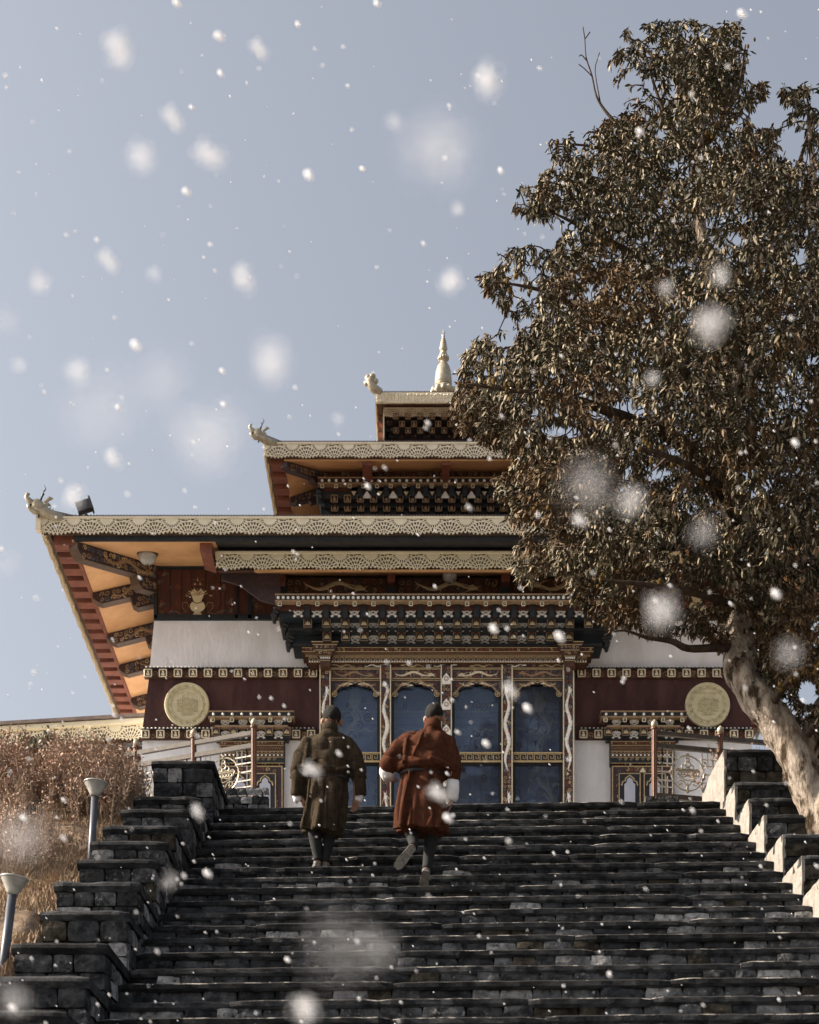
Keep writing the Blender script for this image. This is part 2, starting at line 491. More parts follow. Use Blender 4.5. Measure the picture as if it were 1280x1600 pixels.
# ------------------------------------------------------------------ parapets
def parapet(label, side, tops, width, lit_plaster):
    """tops: list of (front y, top z), from the plaza downwards"""
    xin = XL if side < 0 else XR
    x0, x1 = (xin - width, xin) if side < 0 else (xin, xin + width)
    t = thing('stone_parapet', ((x0 + x1) / 2, tops[-1][0], SL * tops[-1][0] + SC), label, 'parapet')
    for i, (yf, zt) in enumerate(tops):
        yb = (tops[i - 1][0] + 0.02) if i else 20.1
        zb = max(GROUND - 0.1, zt - 2.2)
        top_block = (i == 0)
        ct = 0.085
        core = MB(); core.box(x0 + 0.02, x1 - 0.02, yf + 0.03, yb + 0.2, zb, zt - ct + 0.005)
        core.build('wall_core', M['core'], t)
        # coping
        c = MB()
        nseg = 9; rg = []
        ph = rng.uniform(0, 50)
        for q in range(nseg + 1):
            xx = x0 - 0.015 + (x1 - x0 + 0.03) * q / nseg
            a = mnoise.noise((xx * 6, ph, 0)) * 0.018; b = mnoise.noise((xx * 5, ph, 4)) * 0.012
            e = 0.02 if q in (0, nseg) else 0
            rg.append([(xx, yf + 0.01 + a + e, zt - ct + b * .5), (xx, yf - 0.012 + a + e, zt - ct * 0.5), (xx, yf - 0.004 + a + e, zt - 0.018 + b), (xx, yf + 0.02 + a, zt + b - e * .5),
                       (xx, yb + 0.05, zt + b - e * .5), (xx, yb + 0.05, zt - ct)])
        c.rings([list(reversed(q)) for q in rg]).build('coping_stone', M['coping'], t)
        # stones on the front
        znext = tops[i + 1][1] if i + 1 < len(tops) else zt - 0.45
        z = zt - ct
        while z > znext - 0.12:
            h = rng.uniform(0.115, 0.17) if not top_block else 0.165
            x = x0
            while x < x1 - 0.02:
                L = rng.uniform(0.14, 0.34); xe = min(x + L, x1)
                if x1 - xe < 0.09: xe = x1
                u = rng.random()
                if lit_plaster: key = 'stoneD' if u < 0.55 else 'stoneA' if u < 0.92 else 'stoneB'
                else: key = 'stoneA' if u < 0.42 else 'stoneB' if u < 0.80 else 'stoneC' if u < 0.93 else 'stoneD'
                inst('wall_stone', rng.choice(STONES[key]), t, ((x + xe) / 2, yf + 0.075 + rng.uniform(-.008, .008), z - h / 2),
                     (0, rng.uniform(-.02, .02), rng.uniform(-.03, .03)), (xe - x - 0.006, 0.15, h - 0.006))
                x = xe
            z -= h
        # inner face
        if lit_plaster:
            m_ = MB(); ny, nz = 12, 14
            zl = zt - 1.1
            g = []
            for a in range(ny + 1):
                for b in range(nz + 1):
                    yy = yf + 0.004 + (yb - yf) * a / ny; zz = zl + (zt - 0.01 - zl) * b / nz
                    dx = mnoise.noise((yy * 5, zz * 5, 1)) * 0.010 + mnoise.noise((yy * 16, zz * 16, 4)) * 0.008
                    if a == 0: dx = abs(dx) + 0.004; yy += mnoise.noise((zz * 12, i, 2)) * 0.012
                    g.append((xin - 0.018 + dx, yy, zz))
            fs = [(a * (nz + 1) + b, a * (nz + 1) + b + 1, (a + 1) * (nz + 1) + b + 1, (a + 1) * (nz + 1) + b) for a in range(ny) for b in range(nz)]
            back = [(xin + 0.019, p[1], p[2]) for p in g]; nb = len(g)
            m_.add(g + back, fs + [tuple(nb + q for q in reversed(qd)) for qd in fs] +
                   [(b, nb + b, nb + b + 1, b + 1) for b in range(nz)] +
                   [(a * (nz + 1) + nz, nb + a * (nz + 1) + nz, nb + (a + 1) * (nz + 1) + nz, (a + 1) * (nz + 1) + nz) for a in range(ny)])
            m_.build('sunlit_plaster_face', M['lit_plaster'], t)
        else:
            z = zt - ct
            while z > zt - 0.95:
                h = rng.uniform(0.12, 0.17); y = yf + 0.02
                while y < yb - 0.02:
                    L = rng.uniform(0.18, 0.36); ye = min(y + L, yb)
                    key = rng.choice(['stoneB', 'stoneB', 'stoneC', 'stoneA'])
                    inst('wall_stone', rng.choice(STONES[key]), t, (xin - 0.075 + rng.uniform(-.006, .006), (y + ye) / 2, z - h / 2), (0, 0, 0), (0.15, ye - y - 0.006, h - 0.006))
                    y = ye
                z -= h
    return t
tl = [(18.70, 6.56), (17.49, 5.76), (16.75, 5.39), (15.77, 4.92), (15.16, 4.59), (14.6, 4.26), (13.66, 3.80), (13.14, 3.43), (12.22, 2.95), (11.51, 2.55), (10.75, 2.16), (10.0, 1.76)]
tr = [(18.73, 6.70), (18.10, 6.12), (17.33, 5.69), (16.57, 5.28), (15.74, 4.83), (14.96, 4.40), (14.2, 4.0), (13.4, 3.58), (12.6, 3.15), (11.8, 2.75), (11.0, 2.3)]
parapet('stepped dark stone parapet with pale lichen patches beside the dry hillside, left of the stairs', -1, tl, 0.68, False)
parapet('stepped stone parapet with sunlit plastered inner face under the leaning tree trunk', 1, tr, 0.66, True)

# low rubble walls at the head of the stairs
def low_wall(label, x0, x1, y, h):
    t = thing('low_stone_wall', ((x0 + x1) / 2, y, TOPZ), label, 'wall')
    m_ = MB(); m_.box(x0 + .02, x1 - .02, y + .03, y + .32, TOPZ, TOPZ + h - .02); m_.build('wall_core', M['core'], t)
    z = TOPZ
    while z < TOPZ + h - 0.02:
        x = x0
        while x < x1 - .02:
            xe = min(x + rng.uniform(.09, .2), x1)
            inst('wall_stone', rng.choice(STONES[rng.choice(['stoneB', 'stoneC', 'stoneB'])]), t, ((x + xe) / 2, y + .07 + rng.uniform(-.01, .01), z + .05), (0, rng.uniform(-.06, .06), 0), (xe - x - .006, .14, .095))
            x = xe
        z += 0.1
low_wall('low rough rubble wall beside the top of the left parapet', X(352, 20.0), X(420, 20.0), 20.0, 0.42)
low_wall('low dark rubble kerb under the right railing post', X(1008, 20.0), X(1062, 20.0), 20.0, 0.34)
# ------------------------------------------------------------------ ornament generators
CX = 0.47                                    # the temple's axis
def mir(x): return 2 * CX - x
def front(Y): return ((0, Y, 0), (1, 0, 0), (0, 0, 1), (0, -1, 0))

def spiral(u, v, r, turns=1.4, a0=0.0, cw=1, n=14):
    return [(u + r * (1 - 0.85 * i / n) * math.cos(a0 + cw * 2 * math.pi * turns * i / n),
             v + r * (1 - 0.85 * i / n) * math.sin(a0 + cw * 2 * math.pi * turns * i / n)) for i in range(n + 1)]

def scroll(mb, fr, u0, u1, v0, v1, r, pitch, w, ms, turns=1.3, n=12):
    """carved scrollwork filling a rectangle"""
    nu = max(1, int(round((u1 - u0) / pitch))); nv = max(1, int(round((v1 - v0) / pitch)))
    du, dv = (u1 - u0) / nu, (v1 - v0) / nv
    for i in range(nu):
        for j in range(nv):
            u = u0 + du * (i + 0.5 + r.uniform(-.12, .12)); v = v0 + dv * (j + 0.5 + r.uniform(-.12, .12))
            rr = min(du, dv) * r.uniform(0.40, 0.56)
            pts = spiral(u, v, rr, turns * r.uniform(.7, 1.15), r.uniform(0, 6.28), r.choice((-1, 1)), n)
            pts = [(min(max(p[0], u0), u1), min(max(p[1], v0), v1)) for p in pts]
            mb.ribbon(pts, w * r.uniform(.7, 1.25), fr, w * 0.5, r.choice(ms))

def dragon(mb, fr, u0, u1, v0, v1, r, m, mf=None, flip=False, vertical=False, waves=1.6, fat=None):
    """a long-bodied creature with head, claws and trailing flames"""
    L, Hh = (v1 - v0, u1 - u0) if vertical else (u1 - u0, v1 - v0)
    def put(a, b):
        if flip: a = 1 - a
        return (u0 + (b * 0.5 + 0.5) * (u1 - u0), v0 + a * (v1 - v0)) if vertical else (u0 + a * (u1 - u0), v0 + (b * 0.5 + 0.5) * (v1 - v0))
    n = 30
    ph = r.uniform(0, 1)
    body = [(0.06 + 0.74 * i / n, 0.45 * math.sin(2 * math.pi * (waves * i / n + ph))) for i in range(n + 1)]
    wd = [Hh * (fat or (0.46 if vertical else 0.30)) * max(0.08, math.sin(math.pi * min(1, (i / n) * 0.85 + 0.06)) ** 0.7) for i in range(n + 1)]
    mb.ribbon([put(*p) for p in body], wd, fr, Hh * 0.06, m)
    hx, hy = body[-1]
    k = Hh / L
    head = [(hx, hy), (hx + .35 * k, hy + .15), (hx + .75 * k, hy - .05)]
    mb.ribbon([put(*p) for p in head], [Hh * .34, Hh * .44, Hh * .12], fr, Hh * .07, m)
    for s in (-1, 1):
        mb.ribbon([put(hx + .2 * k, hy + .2 * s), put(hx - .25 * k, hy + .6 * s), put(hx - .6 * k, hy + .72 * s)], [Hh * .09, Hh * .05, Hh * .015], fr, Hh * .04, m)
        mb.ribbon([put(hx + .5 * k, hy + .1 * s), put(hx + .95 * k, hy + .35 * s)], [Hh * .10, Hh * .03], fr, Hh * .04, m)
    for t, s in ((.25, 1), (.38, -1), (.62, 1), (.74, -1)):
        i = int(t * n); bx, by = body[i]
        e = max(-.92, min(.92, by + s * .75))
        leg = [(bx, by), (bx + .3 * k, (by + e) / 2), (bx + .15 * k, e)]
        mb.ribbon([put(*p) for p in leg], [Hh * .13, Hh * .09, Hh * .05], fr, Hh * .05, m)
        for q in (-1, 0, 1):
            mb.ribbon([put(*leg[2]), put(leg[2][0] + (.12 + .1 * q) * k, max(-1, min(1, e + s * .18)))], [Hh * .04, Hh * .01], fr, Hh * .03, m)
    for i in range(3):
        a = .02 + .02 * i
        mb.ribbon([put(body[0][0], body[0][1]), put(body[0][0] - .2 * k * (i + 1) * .5, body[0][1] + .35 * (i - 1)), put(max(0, body[0][0] - .45 * k), max(-1, min(1, body[0][1] + .7 * (i - 1))))], [Hh * .07, Hh * .06, Hh * .01], fr, Hh * .03, m)
    if mf is not None:
        for i in range(int(10)):
            a, b = r.uniform(.05, .95), r.uniform(-.85, .85)
            p = put(a, b)
            mb.ribbon(spiral(p[0], p[1], Hh * r.uniform(.10, .17), 1.2, r.uniform(0, 6), r.choice((-1, 1)), 9), Hh * .035, fr, Hh * .02, mf)

def outline(mb, fr, u0, u1, v0, v1, w, m, h=0.006):
    for a, b in (((u0, v0), (u1, v0)), ((u1, v0), (u1, v1)), ((u1, v1), (u0, v1)), ((u0, v1), (u0, v0))):
        mb.ribbon([a, b], w, fr, h, m)

LACE_CACHE = {}
def lace_mesh(w, h, seed, m):
    """one repeat of the cut-out valance: fans, hearts and a scalloped hem, as solid metal between holes"""
    key = (round(w, 3), round(h, 3), m)
    if key in LACE_CACHE: return LACE_CACHE[key]
    NX, NZ = 62, 34
    rows = []
    for j in range(NZ):
        v = (j + .5) / NZ * h
        row = ''
        for i in range(NX):
            u = (i + .5) / NX * w
            sol = True
            hem = h * (0.93 + 0.06 * math.cos(2 * math.pi * u / w * 8) + 0.05 * math.cos(2 * math.pi * (u / w - 0.5)) - 0.06)
            if v > hem: sol = False
            elif v > h * 0.13 and v < hem - h * 0.045:
                du = u - w * .5                       # fan rising from the hem's middle
                r0 = math.hypot(du, (h * 1.0 - v) * 1.05) / h; t0 = math.atan2(h * 1.0 - v, du)
                ue = u if u < w / 2 else u - w         # half fans hanging from the top between panels
                r1 = math.hypot(ue, v - h * .08) / h; t1 = math.atan2(v - h * .08, ue)
                if r0 < 0.80:
                    if .14 < r0 < .32: sol = math.sin(t0 * 13) > 0.2
                    elif .36 < r0 < .54: sol = math.sin(t0 * 19 + .6) > 0.2
                    elif .58 < r0 < .75: sol = math.sin(t0 * 25) > 0.2
                elif r1 < .34:
                    sol = True
                else:
                    if .37 < r1 < .50: sol = math.sin(t1 * 24) > 0.2
                    elif .55 < r1 < .72: sol = math.sin(t1 * 22 + 1) > 0.15
                    elif .76 < r1 < .94: sol = math.sin(t1 * 30) > 0.2
            row += '#' if sol else '.'
        rows.append(row)
    mb = MB()
    mb.bitmap(rows, -w / 2, -h, w / NX, h / NZ, -0.006, 0.006)
    mb.box(-w / 2, w / 2, -0.014, -0.004, -h * 0.10, 0)
    LACE_CACHE[key] = mb.mesh('lace_panel', M[m])
    return LACE_CACHE[key]

def lace_row(parent, x0, x1, y, ztop, h, period, m='lace'):
    n = max(1, round((x1 - x0) / period)); w = (x1 - x0) / n
    me = lace_mesh(w, h, 0, m)
    for i in range(n):
        inst('lace_panel', me, parent, (x0 + w * (i + .5), y, ztop))
def lace_side(parent, xa, ya, xb, yb, ztop, h, period, m='lace'):
    L = math.hypot(xb - xa, yb - ya); n = max(1, round(L / period)); w = L / n
    me = lace_mesh(w, h, 0, m)
    ang = math.atan2(yb - ya, xb - xa)
    for i in range(n):
        t = (i + .5) / n
        inst('lace_panel', me, parent, (xa + (xb - xa) * t, ya + (yb - ya) * t, ztop), (0, 0, ang))

# ------------------------------------------------------------------ the temple
TY = 25.0
temple = thing('temple', (CX, TY, TOPZ), 'white and maroon temple with three tiered eaves and blue glazed entrance above the stone stairs', 'temple')
r2 = random.Random(21)

# whitewashed masonry either side of the entrance
for s in (-1, 1):
    def ex(px):
        x = X(px, TY); return x if s < 0 else mir(x)
    pts = [(ex(241), Z(970, TY)), (ex(520), Z(970, TY)), (ex(520), TOPZ), (ex(195), TOPZ)]
    if s > 0: pts = pts[::-1]
    pts = pts[::-1]
    m_ = MB(); m_.prism(pts, TY, TY + 8)
    wall = m_.build('wall', M['white'], temple)
    # upper maroon band with its two rows of beam ends
    pts = [(ex(235.5), Z(1046, TY)), (ex(499), Z(1046, TY)), (ex(499), Z(1157, TY)), (ex(221), Z(1157, TY))]
    pts = pts[::-1] if s < 0 else pts
    m_ = MB(); m_.prism(pts, TY - 0.03, TY + 0.05)
    band = m_.build('maroon_band', M['maroon'], temple)
    Yb = TY - 0.055
    sq = MB(); a = 0.062
    sq.box(-a, a, -0.03, 0.045, -a, a, 0)
    outline(sq, ((0, -0.031, 0), (1, 0, 0), (0, 0, 1), (0, -1, 0)), -a * .86, a * .86, -a * .86, a * .86, 0.019, 1, 0.008)
    sq.bitmap(["..##...", "..###..", "...##..", ".####..", ".#####.", ".#####."], -0.034, -0.036, 0.0100, 0.0118, -0.036, -0.03, 1)
    sqm = sq.mesh('beam_end', [M['brown'], M['cream']])
    def dent_row(p0, p1, q, dots=True, skip=None):
        k = int(round((p1 - p0) / 23.4))
        gaps = MB()
        for i in range(k + 1):
            p = p0 + (p1 - p0) * i / k
            if skip and skip[0] < p < skip[1]: continue
            inst('beam_end', sqm, band, (ex(p), Yb - 0.012, Z(q, TY)))
        segs = [(p0 - 6, p1 + 6)] if not skip else [(p0 - 6, skip[0]), (skip[1], p1 + 6)]
        d = MB()
        for a0, a1 in segs:
            xa, xb = sorted((ex(a0), ex(a1)))
            g = MB(); g.box(xa, xb, Yb - 0.004, TY, Z(q + 6.5, TY), Z(q - 7.5, TY), 0)
            scroll(g, front(Yb - 0.005), xa + .01, xb - .01, Z(q + 5.5, TY), Z(q - 5.5, TY), r2, 0.10, 0.012, (1, 1, 2))
            g.box(xa, xb, Yb - 0.05, Yb, Z(q - 8.2, TY), Z(q - 7.0, TY), 3)
            g.build('beam_end_course', [M['brown'], M['tan'], M['rust'], M['dark']], band)
            nd = int((xb - xa) / 0.0585)
            for i in range(nd):
                c = (xa + (i + .5) * (xb - xa) / nd, Yb - 0.02, Z(q - 9.6, TY))
                d.ell(c, (0.0165, 0.02, 0.0165), 8)
            d.box(xa, xb, Yb + 0.005, TY, Z(q - 8.0, TY), Z(q - 11.2, TY), 1)
        d.build('white_dot_course', [M['pale'], M['dark']], band, kind='stuff')
    dent_row(233, 490, 1055.5)
    dent_row(229, 487, 1150.5, skip=(341, 448))
    # gilt medallion
    c = P(293, 1103.5, TY); xm = c.x if s < 0 else mir(c.x)
    md = MB(); rr = 0.337
    prof = [(rr, 0.03), (rr, -0.03), (rr * .97, -0.045), (rr * .86, -0.042), (rr * .84, -0.03), (rr * .80, -0.03), (0.001, -0.034)]
    v, f = [], []
    for ra, dy in prof:
        for k in range(40):
            t = 2 * math.pi * k / 40; v.append((xm + ra * math.cos(t), TY - 0.03 + dy, c.z + ra * math.sin(t)))
    for i in range(len(prof) - 1):
        for k in range(40):
            k2 = (k + 1) % 40; f.append((i * 40 + k, (i + 1) * 40 + k, (i + 1) * 40 + k2, i * 40 + k2))
    md.add(v, f)
    fr = ((xm, TY - 0.066, c.z), (1, 0, 0), (0, 0, 1), (0, -1, 0))
    for ra, w in ((.90, .012), (.72, .008)):
        md.ribbon([(rr * ra * math.cos(t * .157), rr * ra * math.sin(t * .157)) for t in range(41)], w, fr, 0.012)
    rm = random.Random(5)
    for i in range(9):
        u = -0.14 + 0.035 * i
        hgt = 0.15 if 1 < i < 7 else 0.10
        md.ribbon([(u, -hgt), (u, hgt * rm.uniform(.5, 1))], 0.010, fr, 0.011)
        for j in range(4):
            vv = -hgt + j * hgt * .5
            md.ribbon([(u - .012, vv), (u + .03, vv + rm.uniform(-.01, .01))], 0.009, fr, 0.010)
    md.ribbon([(-.16, .16), (-.1, .18), (0, .16), (.1, .18), (.16, .16)], .014, fr, .012)
    for k in range(16):
        t = k * math.pi / 8
        md.ribbon(spiral(rr * .80 * math.cos(t), rr * .80 * math.sin(t), .025, 1.1, t, 1, 8), .008, fr, .009)
    md.build('medallion', M['medal'], temple)

# timber storey between white wall and eaves: boards with painted vases
timber = MB(); xa, xb = X(240, TY), mir(X(240, TY))
timber.box(xa, xb, TY + 0.03, TY + 8, Z(971, TY), Z(870, TY))
timber = timber.build('timber_storey', M['dark'], temple)
for s in (-1, 1):
    def ex(px):
        x = X(px, TY); return x if s < 0 else mir(x)
    edges = [246, 266, 284, 300, 322, 345, 352, 368]
    fr = front(TY - 0.004)
    for a, b in zip(edges[:-1], edges[1:]):
        x0, x1 = sorted((ex(a + .5), ex(b - .5)))
        m_ = MB(); m_.box(x0, x1, TY, TY + 0.06, Z(962, TY), Z(889, TY)); m_.build('painted_board', M['maroonwood'], timber)
    for a, b in ((372, 388), (394, 436)):
        x0, x1 = sorted((ex(a), ex(b)))
        m_ = MB(); m_.box(x0, x1, TY, TY + 0.06, Z(962, TY), Z(900, TY)); m_.build('painted_board', M['maroonwood'], timber)
    for a, b, q0, q1 in ((241, 246, 887, 968), (368, 372, 887, 968), (388, 394, 887, 968), (241, 440, 962, 969), (241, 440, 885, 889.5)):
        x0, x1 = sorted((ex(a), ex(b)))
        m_ = MB(); m_.box(x0, x1, TY - 0.04, TY + 0.05, Z(q1, TY), Z(q0, TY)); m_.build('timber_frame', M['teal'], timber)
    # vase of offerings
    vz = MB()
    def q2(zx, zy): return (ex(220 + zx / 4.923), Z(860 + zy / 4.923, TY))
    def blob(zc, rx, ry, m):
        c = q2(*zc); n = 16
        p = [(c[0] + rx * .00195 * math.cos(2 * math.pi * i / n), c[1] + ry * .00195 * math.sin(2 * math.pi * i / n)) for i in range(n)]
        vz.prism(p, TY - 0.012, TY - 0.001, m)
    blob((438, 432), 58, 46, 0)
    pl = [q2(400, 500), q2(472, 500), q2(464, 484), q2(452, 470), q2(424, 470), q2(408, 484)]
    vz.prism(pl[::-1] if s < 0 else pl, TY - 0.011, TY - 0.001, 0)
    pl = [q2(412, 400), q2(464, 400), q2(490, 330), q2(470, 300), q2(438, 318), q2(405, 300), q2(385, 330)]
    vz.prism(pl[::-1] if s < 0 else pl, TY - 0.010, TY - 0.001, 0)
    for k in range(9):
        t = math.pi * (0.08 + 0.84 * k / 8)
        a = q2(438, 345); L = 0.16
        vz.ribbon([a, (a[0] + L * math.cos(t), a[1] + L * .7 * math.sin(t))], [.035, .008], fr, .012, 0 if k % 2 else 3)
    for k in range(5):
        a = q2(398 + 20 * k, 268); vz.ribbon([a, (a[0], a[1] + .035)], [.03, .006], fr, .012, 0 if k % 2 else 2)
    vz.ribbon([q2(438, 240), q2(438, 212)], [.014, .008], fr, .012, 1)
    vz.ribbon([q2(380, 236), q2(395, 218), q2(430, 232), q2(450, 232), q2(480, 218), q2(494, 236)], .008, fr, .006, 2)
    vz.ribbon([q2(392, 378), q2(408, 402), q2(438, 410), q2(468, 402), q2(484, 378)], .02, fr, .016, 4)
    vz.build('painted_vase', [M['medal'], M['pale'], M['rust'], M['tan'], M['dark'], M['bluegrey']], timber, kind='stuff')
    vz = MB()
    for sg in (-1, 1):
        vz.ribbon([q2(438 + sg * 60, 440), q2(438 + sg * 80, 400), q2(438 + sg * 120, 405), q2(438 + sg * 115, 445), q2(438 + sg * 80, 480), q2(438 + sg * 130, 490), q2(438 + sg * 170, 470)], .010, fr, .006, 3)
        vz.ribbon([q2(438 + sg * 110, 420), q2(438 + sg * 150, 430), q2(438 + sg * 165, 395)], .010, fr, .006, 2)
        for cx_, cy_ in ((150, 300), (135, 290), (165, 285), (150, 270), (205, 290)):
            c = q2(438 + sg * cx_, cy_); vz.ribbon(spiral(c[0], c[1], .03, 1, 0, 1, 10), .008, fr, .005, 2 if cx_ < 200 else 5)
        c0 = q2(438 + sg * 90, 345); vz.ribbon([c0, (c0[0] + .04, c0[1] - .01), (c0[0] + .06, c0[1] + .02)], [.03, .02, .004], fr, .008, 3)
    for zx, zy in ((125, 175), (190, 175), (140, 240), (165, 410), (170, 480), (240, 470), (630, 465), (690, 400), (690, 475), (640, 290)):
        c = q2(zx, zy)
        for k in range(3):
            t = k * 2.09 + zx
            vz.ribbon(spiral(c[0] + .025 * math.cos(t), c[1] + .025 * math.sin(t), .03, 1.1, t, 1, 9), .009, fr, .005, (2, 3, 5)[k])
    for zx in (880, 900, 880):
        c = q2(zx, 400 + 40 * (zx - 880) / 20)
        for k in range(3): vz.ribbon(spiral(c[0] + .03 * math.cos(k * 2), c[1] + .03 * math.sin(k * 2), .035, 1.1, k, 1, 9), .009, fr, .005, (2, 3, 5)[k])
    vz.build('painted_scrollwork', [M['gold'], M['pale'], M['rust'], M['tan'], M['dark'], M['bluegrey']], timber, kind='stuff')

# ------------------------------------------------------------------ roofs
def roof_tier(Y1, pt, pbot, pl_x, Yw, zw, depth, flare, lace_h, period, slope, rise, gutter=None, label=None, lacem='lace'):
    """pt: photo row of the roof edge, pl_x: photo column of the left corner, Yw/zw: wall plane and soffit height there"""
    xl = X(pl_x, Y1); xr = mir(xl); zt = Z(pt, Y1)
    yb = Y1 + depth
    amp, per = 0.011, 0.043
    sheet = MB()
    # front slope, corrugated along x
    n = int((xr - xl) / per * 4); cols = []
    for i in range(n + 1):
        x = xl + (xr - xl) * i / n
        d = min(x - xl, xr - x); L = min(rise, max(0.02, d))
        a = amp * math.sin(2 * math.pi * x / per)
        cols.append(((x, Y1, zt + a + 0.012), (x, Y1 + L, zt + a + 0.012 + L * slope)))
    v = [p for c in cols for p in c]
    v2 = [(p[0], p[1], p[2] - 0.012) for p in v]; nv = len(v)
    f = [(2 * i, 2 * i + 2, 2 * i + 3, 2 * i + 1) for i in range(n)]
    sheet.add(v + v2, f + [tuple(nv + k for k in reversed(q)) for q in f] + [(2 * i, nv + 2 * i, nv + 2 * i + 2, 2 * i + 2) for i in range(n)])
    for sd in (-1, 1):
        n = int(depth / per * 3); cols = []
        for i in range(n + 1):
            y = Y1 + depth * i / n
            x = (xl - flare * (y - Y1)) if sd < 0 else (xr + flare * (y - Y1))
            L = min(rise, max(0.02, y - Y1, 0.02)); a = amp * math.sin(2 * math.pi * y / per)
            cols.append(((x, y, zt + a + 0.012), (x - sd * L, y, zt + a + 0.012 + L * slope)))
        v = [p for c in cols for p in c]; nv = len(v)
        v2 = [(p[0], p[1], p[2] - 0.012) for p in v]
        f = [(2 * i, 2 * i + 1, 2 * i + 3, 2 * i + 2) if sd < 0 else (2 * i, 2 * i + 2, 2 * i + 3, 2 * i + 1) for i in range(n)]
        sheet.add(v + v2, f + [tuple(nv + k for k in reversed(q)) for q in f])
    # fascia boards right under the sheet
    roof = sheet.build('roof', M['roof'], temple)
    fb = MB(); fb.box(xl + 0.03, xr - 0.03, Y1 + 0.055, Y1 + 0.075, zt - lace_h * 0.92, zt - 0.004)
    fb.build('fascia_board', M['board'], roof)
    lace_row(roof, xl, xr, Y1 + 0.012, zt - 0.006, lace_h, period, lacem)
    for sd in (-1, 1):
        xa = xl if sd < 0 else xr
        xbk = xa + sd * flare * depth
        lace_side(roof, xa, Y1 + 0.01, xbk, yb, zt - 0.006, lace_h, period, lacem)
        fb = MB(); k = -sd * 0.05
        fb.add([(xa + k, Y1 + .05, zt - .01), (xbk + k, yb, zt - .01), (xbk + k, yb, zt - lace_h * .7), (xa + k, Y1 + .05, zt - lace_h * .7),
                (xa + 2 * k, Y1 + .05, zt - .01), (xbk + 2 * k, yb, zt - .01), (xbk + 2 * k, yb, zt - lace_h * .7), (xa + 2 * k, Y1 + .05, zt - lace_h * .7)],
               [(0, 1, 2, 3), (7, 6, 5, 4), (3, 2, 6, 7)])
        fb.build('fascia_board', M['board'], roof)
    return roof, xl, xr, zt, yb

Y1 = 23.5
roof1, xl1, xr1, zt1, yb1 = roof_tier(Y1, 806, 835, 64, TY, None, 8.2, 0.028, 0.262, 0.455, 0.27, 3.2)
# lower eave: rafters, soffit boards and carved beams
ze = Z(846, Y1 + 0.10)                # soffit height at the rafter band
zw1 = Z(885, TY)
m_ = MB(); m_.box(xl1 + 0.45, xr1 - 0.45, Y1 + 0.075, Y1 + 0.105, ze - 0.004, zt1 - 0.03); m_.build('eave_beam', M['dark'], roof1)
xw = X(241, TY) - 0.02                # wall corner
def soffit(parent, quad, name='soffit_panel', m='orange', t=0.03):
    mb = MB(); v = [tuple(p) for p in quad] + [(p[0], p[1], p[2] + t) for p in quad]
    mb.add(v, [(3, 2, 1, 0), (4, 5, 6, 7), (0, 1, 5, 4), (1, 2, 6, 5), (2, 3, 7, 6), (3, 0, 4, 7)])
    return mb.build(name, M[m], parent)
raf_w = 0.42
def xe(y, s):                         # inner edge of the rafter band on either side
    x = xl1 + raf_w - 0.028 * (y - Y1)
    return x if s < 0 else mir(x)
carved = []
